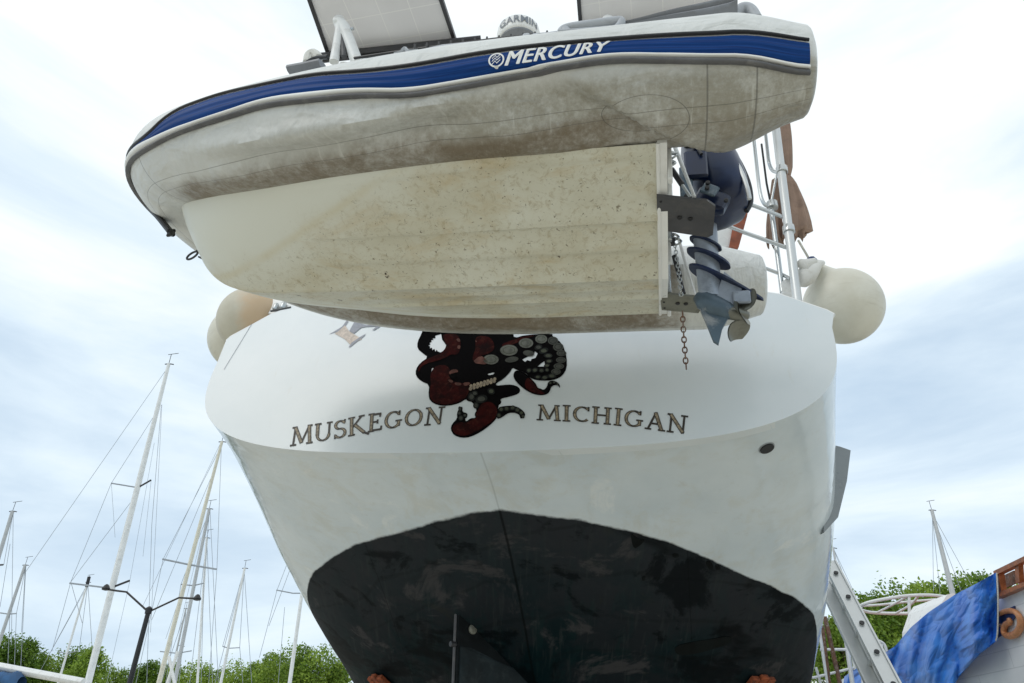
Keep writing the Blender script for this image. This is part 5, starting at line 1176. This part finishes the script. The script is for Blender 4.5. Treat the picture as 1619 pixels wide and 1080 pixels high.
m = MB(); dg = np.array([[r[0] - bn * .02 - A3(0, 0, .05), r[0] - bn * 2.6 - A3(0, 0, .05)] for r in G_]); m.grid(dg); m.build('deck', M['teak'], wb, smooth=False)
m = MB(); far = np.array([[A3(*(2 * (r[0] - bn * 1.3) - 0 * r[0])[:3]) - (p - 0 * p) if False else p - bn * (2.6 - 2 * ((r[0] - p) @ bn)) for p in r] for r in G_]); m.grid(far); m.grid(np.array([G_[0], far[0]])); m.grid(np.array([G_[-1], far[-1]])); m.build('far_side', M['paint_white'], wb, angle=30)
def wpoly(q, nm, mat, o, t): m = MB(); m.prism([bp(x, y, o) for x, y in q], bn, t); return m.build(nm, mat, wb, smooth=False)
wpoly([(1577, 905), (1583, 902), (1588, 936), (1580, 940)], 'rail_post', M['wood'], .03, .03)
wpoly([(1608, 893), (1614, 890), (1616, 920), (1610, 923)], 'rail_post', M['wood'], .032, .026)
wpoly([(1576, 903), (1640, 872), (1640, 880), (1578, 910)], 'top_rail', M['wood'], .04, .04)
wpoly([(1577, 940), (1640, 914), (1640, 921), (1578, 947)], 'cap_rail', M['wood'], .045, .045)
wpoly([(1583, 912), (1604, 902), (1607, 922), (1587, 932)], 'bulwark_panel', M['rust'], -.12, .01)
wpoly([(1552, 985), (1604, 958), (1606, 975), (1583, 1005), (1560, 1022)], 'blue_field', M['navy'], .012, .006)
sc_pts = bez([bp(x, y, .035) for x, y in ((1577, 972), (1592, 966), (1606, 968), (1613, 980), (1612, 994), (1603, 1004), (1592, 1005), (1587, 998), (1590, 988), (1597, 984), (1595, 978))], 6)
m = MB(); m.sweep(sc_pts, [.024 + .012 * sin(pi * i / (len(sc_pts) - 1)) for i in range(len(sc_pts))], 10, flat=1.0); m.sweep([bp(1578, 988, .03), bp(1586, 990, .03), bp(1595, 984, .03)], [.014, .024, .03], 8); m.build('carved_scroll', M['gold'], wb, angle=60)
# tarp
tp_top = [(1335, 1070), (1345, 1062), (1392, 1036), (1415, 1022), (1440, 992), (1468, 968), (1510, 940), (1545, 922), (1575, 905)]
tp_bot = [(1325, 1150), (1345, 1150), (1390, 1150), (1420, 1150), (1460, 1150), (1490, 1110), (1515, 1070), (1548, 1034), (1576, 1012)]
m = MB(); NU, NV = 90, 50; uv = []; G_ = []
def pl(P, t):
    q = t * (len(P) - 1); i = min(int(q), len(P) - 2); f_ = q - i; return np.array(P[i]) * (1 - f_) + np.array(P[i + 1]) * f_
def vnoise(x, y): return sin(x * 1.7 + 1.3 * sin(y * 1.1)) * cos(y * 1.3 + .7 * sin(x * 2.1))
for i in range(NU):
    row = []; t = i / (NU - 1); a = pl(tp_top, t); b = pl(tp_bot, t)
    for k in range(NV):
        v = k / (NV - 1); p = a * (1 - v) + b * v
        fold = .06 * vnoise(t * 14 + v * 3, v * 4) + .075 * abs(sin(t * 15 + 2.3 * v + .8 * sin(5 * v))) ** .6 + .02 * vnoise(t * 30, v * 9 + t * 8)
        o = .08 + fold * (.4 + .6 * v) + .10 * sin(pi * min(1, v * 1.2)) * (1 - t) + (.10 * sst(t, .80, .86) * (1 - sst(t, .9, 1.0)))
        row.append(bp(p[0], p[1], o)); uv.append((t, v))
    G_.append(row)
m.grid(np.array(G_)); inner = np.array(G_) - bn * .012; 
NVv = len(m.v); m.grid(inner); uv = uv + uv
tag(m.build('blue_tarp', M['tarp'], None, uv=uv, angle=75), 'wrinkled blue tarpaulin draped over the rail of the wooden boat', 'tarpaulin')
m = MB(); m.sweep(bez([bp(1576, 906, .12), bp(1578, 950, .14), bp(1577, 1000, .14), bp(1574, 1014, .13)], 6), .008, 6); tag(m.build('tarp_rope', M['rope'], None), 'thin pale rope along the right hem of the blue tarpaulin', 'rope')
# white cabin top showing behind the tarp
m = MB(); q = [at(x, y, 11.2) for x, y in ((1452, 992), (1462, 962), (1470, 950), (1480, 948), (1490, 956), (1540, 985), (1540, 1010), (1452, 1010))]; m.prism(q, (0, 1, 0), .5); tag(m.build('cabin_top', M['paint_white'], wb, smooth=False))

# boat frame of white tubes
fr = thing('canopy_frame', at(1420, 965, 13) * A3(1, 1, 0), 'white tube canopy frame above the blue tarpaulin', 'canopy frame')
FY = 13.0
def ft_(pts, r=.028, nm='frame_tube'): m = MB(); m.sweep(bez([at(x, y, yy) for x, y, yy in pts], 5), r, 8); return m.build(nm, M['white_metal'], fr)
ft_([(1356, 960, 12.6), (1372, 953, 12.4), (1400, 947, 12.3), (1435, 942, 12.3), (1470, 941, 12.4), (1497, 944, 12.7)])
ft_([(1356, 962, 12.6), (1375, 968, 13.2), (1410, 970, 13.6), (1445, 969, 13.6), (1480, 960, 13.3)])
ft_([(1362, 958, 12.6), (1395, 956, 12.9), (1430, 952, 12.9), (1480, 948, 12.8)], .02)
ft_([(1388, 968, 13.3), (1410, 957, 12.9), (1436, 942, 12.4)], .02); ft_([(1416, 970, 13.5), (1440, 956, 12.9), (1452, 942, 12.4)], .02)
ft_([(1437, 945, 12.3), (1438, 985, 12.3), (1438, 1090, 12.3)], .025, 'frame_leg'); ft_([(1360, 962, 12.6), (1362, 1000, 12.6), (1364, 1090, 12.6)], .02, 'frame_leg')
fr2 = thing('stern_rail', at(1390, 1020, 12) * A3(1, 1, 0), 'small white curved guard rail behind the ladder', 'rail')
m = MB(); m.sweep(bez([at(x, y, 12) for x, y in ((1376, 1016), (1386, 1013), (1397, 1018), (1402, 1030))], 5), .025, 8)
for x in (1381, 1388, 1395): m.sweep([at(x, 1016, 12), at(x - 3, 1052, 12)], .018, 6)
m.sweep([at(1372, 1030, 12), at(1402, 1040, 12)], .02, 6); m.build('rail_tube', M['white_metal'], fr2)
# yard scaffolding behind the right side of the hull
sc = thing('scaffold', at(1312, 1050, 12) * A3(1, 1, 0), 'rusty and white scaffold poles beside the ladder', 'scaffold')
for (a, b, mt, r) in (((1304, 975), (1330, 1090), 'rust', .035), ((1334, 985), (1349, 1090), 'white_metal', .035), ((1300, 990), (1312, 1090), 'rust', .03), ((1296, 1000), (1310, 1090), 'white_metal', .025), ((1297, 1027), (1342, 1027), 'white_metal', .02), ((1284, 1072), (1350, 1056), 'white_metal', .018), ((1290, 1055), (1300, 1090), 'white_metal', .02)):
    pa, pb_ = at(*a, 11.5), at(*b, 11.5); 
    if b[1] == 1090: pb_ = ext(pa, pb_, .05)
    m = MB(); m.sweep([pa, pb_], r, 8); m.build('scaffold_pole', M[mt], sc)

# ================================================================== trees
def leaf_tree(name, H_, Rc, seed, mat, nleaf=9000, ls=.115):
    rg = np.random.default_rng(seed); m = MB(); blobs = []
    for i in range(26):
        t = rg.uniform(.0, 1) ** .8; rad = Rc * (1 - .75 * (t - .35) ** 2 * 2.0) * rg.uniform(.25, .95); a = rg.uniform(0, 2 * pi)
        rad = max(.1, rad); z = H_ * (.28 + .68 * t); blobs.append((A3(rad * .75 * cos(a), rad * .75 * sin(a), z), Rc * rg.uniform(.22, .40)))
    blobs.append((A3(0, 0, H_ * .93), Rc * .3))
    vs = []; fs = []
    for (c0, r) in blobs:
        nl = int(nleaf / len(blobs)); 
        d_ = rg.normal(size=(nl, 3)); d_ /= np.linalg.norm(d_, axis=1)[:, None]; rr = r * rg.uniform(.35, 1.0, (nl, 1)) ** .5 * (1 + .25 * rg.normal(size=(nl, 1)) * .6)
        p = c0 + d_ * rr * A3(1, 1, 1.15)
        a = rg.normal(size=(nl, 3)); a /= np.linalg.norm(a, axis=1)[:, None]; b = np.cross(a, rg.normal(size=(nl, 3))); b /= np.linalg.norm(b, axis=1)[:, None]; s_ = ls * rg.uniform(.6, 1.4, (nl, 1))
        q = np.stack([p - a * s_, p + b * s_ * .6, p + a * s_, p - b * s_ * .6], 1).reshape(-1, 3); b0 = len(vs); vs += [tuple(x) for x in q]; fs += [(b0 + 4 * i, b0 + 4 * i + 1, b0 + 4 * i + 2, b0 + 4 * i + 3) for i in range(nl)]
    m.add(vs, fs); t_ = MB(); t_.sweep([(0, 0, 0), (.1, 0, H_ * .35), (.0, .1, H_ * .85)], [H_ * .022, H_ * .015, H_ * .004], 8)
    for (c0, r) in blobs[::2]: t_.sweep([(.08, 0, c0[2] * .55), c0 * A3(.5, .5, .85), c0], [H_ * .007, H_ * .004, .02], 5, caps=False)
    return m, t_
protos = []
for k, (mt, H_, Rc) in enumerate((('leaf_a', 11, 3.4), ('leaf_b', 12, 3.8), ('leaf_a', 10, 3.8), ('leaf_b', 11, 3.0), ('leaf_a', 12, 2.6))):
    m, t_ = leaf_tree('t', H_, Rc, 20 + k, mt); o = thing('leafy_tree', (0, 0, 0), 'x', 'tree', 'trees along the edge of the yard'); c_ = m.build('crown', M[mt], o, smooth=False, recalc=False); tk = t_.build('trunk', M['bark'], o); protos.append((o, c_, tk, H_, False))
used = set()
def place_tree(px, ytop, Y, k, label, sw=1.0):
    P = at(px, ytop, Y); o, c_, tk, H_, _ = protos[k]
    if k in used:
        o = o.copy(); COL.objects.link(o)
        for ch in (c_, tk): q = ch.copy(); COL.objects.link(q); q.parent = o
    used.add(k); s_ = P[2] / H_ ; o.location = (P[0], P[1], 0); o.scale = (s_ * sw, s_ * sw, s_); o.rotation_euler = (0, 0, random.uniform(0, 6.28)); o['label'] = label
TL = [(10, 1006, 58, 1, 'dark leafy tree at the far left edge, behind the leftmost masts'), (48, 1006, 60, 3, 'leafy tree beside the left edge tree, its top above the white boom'), (75, 1032, 62, 0, 'bright green tree above the boom, left of the black-topped mast'),
 (100, 1036, 64, 2, 'low bright tree crossed by the black-topped mast'), (122, 1024, 60, 1, 'tree just left of the tallest mast'), (146, 1018, 58, 3, 'tree directly behind the foot of the tallest mast'), (170, 1048, 66, 2, 'low tree just right of the tallest mast'), (193, 1056, 66, 0, 'low bright tree just left of the street lamp post'),
 (222, 1050, 64, 1, 'low dark tree just right of the street lamp post'), (246, 1040, 64, 3, 'tree left of the cream mast foot'), (270, 1044, 66, 0, 'bright tree behind the crossed white poles'), (300, 1046, 64, 2, 'tree between the grey mast and the thin pale mast'), (326, 1050, 66, 1, 'low dark tree behind the thin pale mast'), (348, 1054, 66, 0, 'low tree behind the mast with the steaming light'),
 (378, 1046, 64, 2, 'bright tree right of the mast with the steaming light'), (408, 1040, 62, 4, 'narrow bright tree left of the hull'), (432, 1030, 60, 0, 'bright tree near the hull, two right of the narrow one'), (458, 1024, 58, 2, 'bright tree behind the mast closest to the hull'), (484, 1018, 56, 0, 'taller bright tree partly behind the left edge of the hull'), (510, 1022, 56, 2, 'bright tree under the curve of the hull, left side'), (538, 1040, 56, 4, 'narrow tree lowest under the left curve of the hull')]
for px, yt, Y, k, lab in TL: place_tree(px, yt + 9, Y, k, lab, 1.05)
TR = [(1296, 975, 46, 3, 'dark tree behind the scaffold poles'), (1320, 958, 44, 4, 'narrow bright tree directly behind the ladder top'), (1362, 932, 42, 0, 'bright tree left of the canopy frame, rising above it'), (1390, 925, 43, 4, 'narrow bright tree above the left end of the canopy frame'), (1420, 922, 44, 2, 'broad bright tree above the canopy frame'), (1448, 914, 46, 0, 'bright tree above the right end of the canopy frame'), (1482, 914, 48, 3, 'tree left of the single grey mast on the right'), (1520, 906, 46, 1, 'dark tree just right of the single grey mast'), (1556, 898, 48, 3, 'tree behind the top corner of the blue tarpaulin'), (1590, 920, 52, 1, 'dark tree behind the varnished rail'), (1625, 925, 52, 0, 'bright tree at the right edge behind the rail')]
for px, yt, Y, k, lab in TR: place_tree(px, yt + 16, Y, k, lab, 1.0)
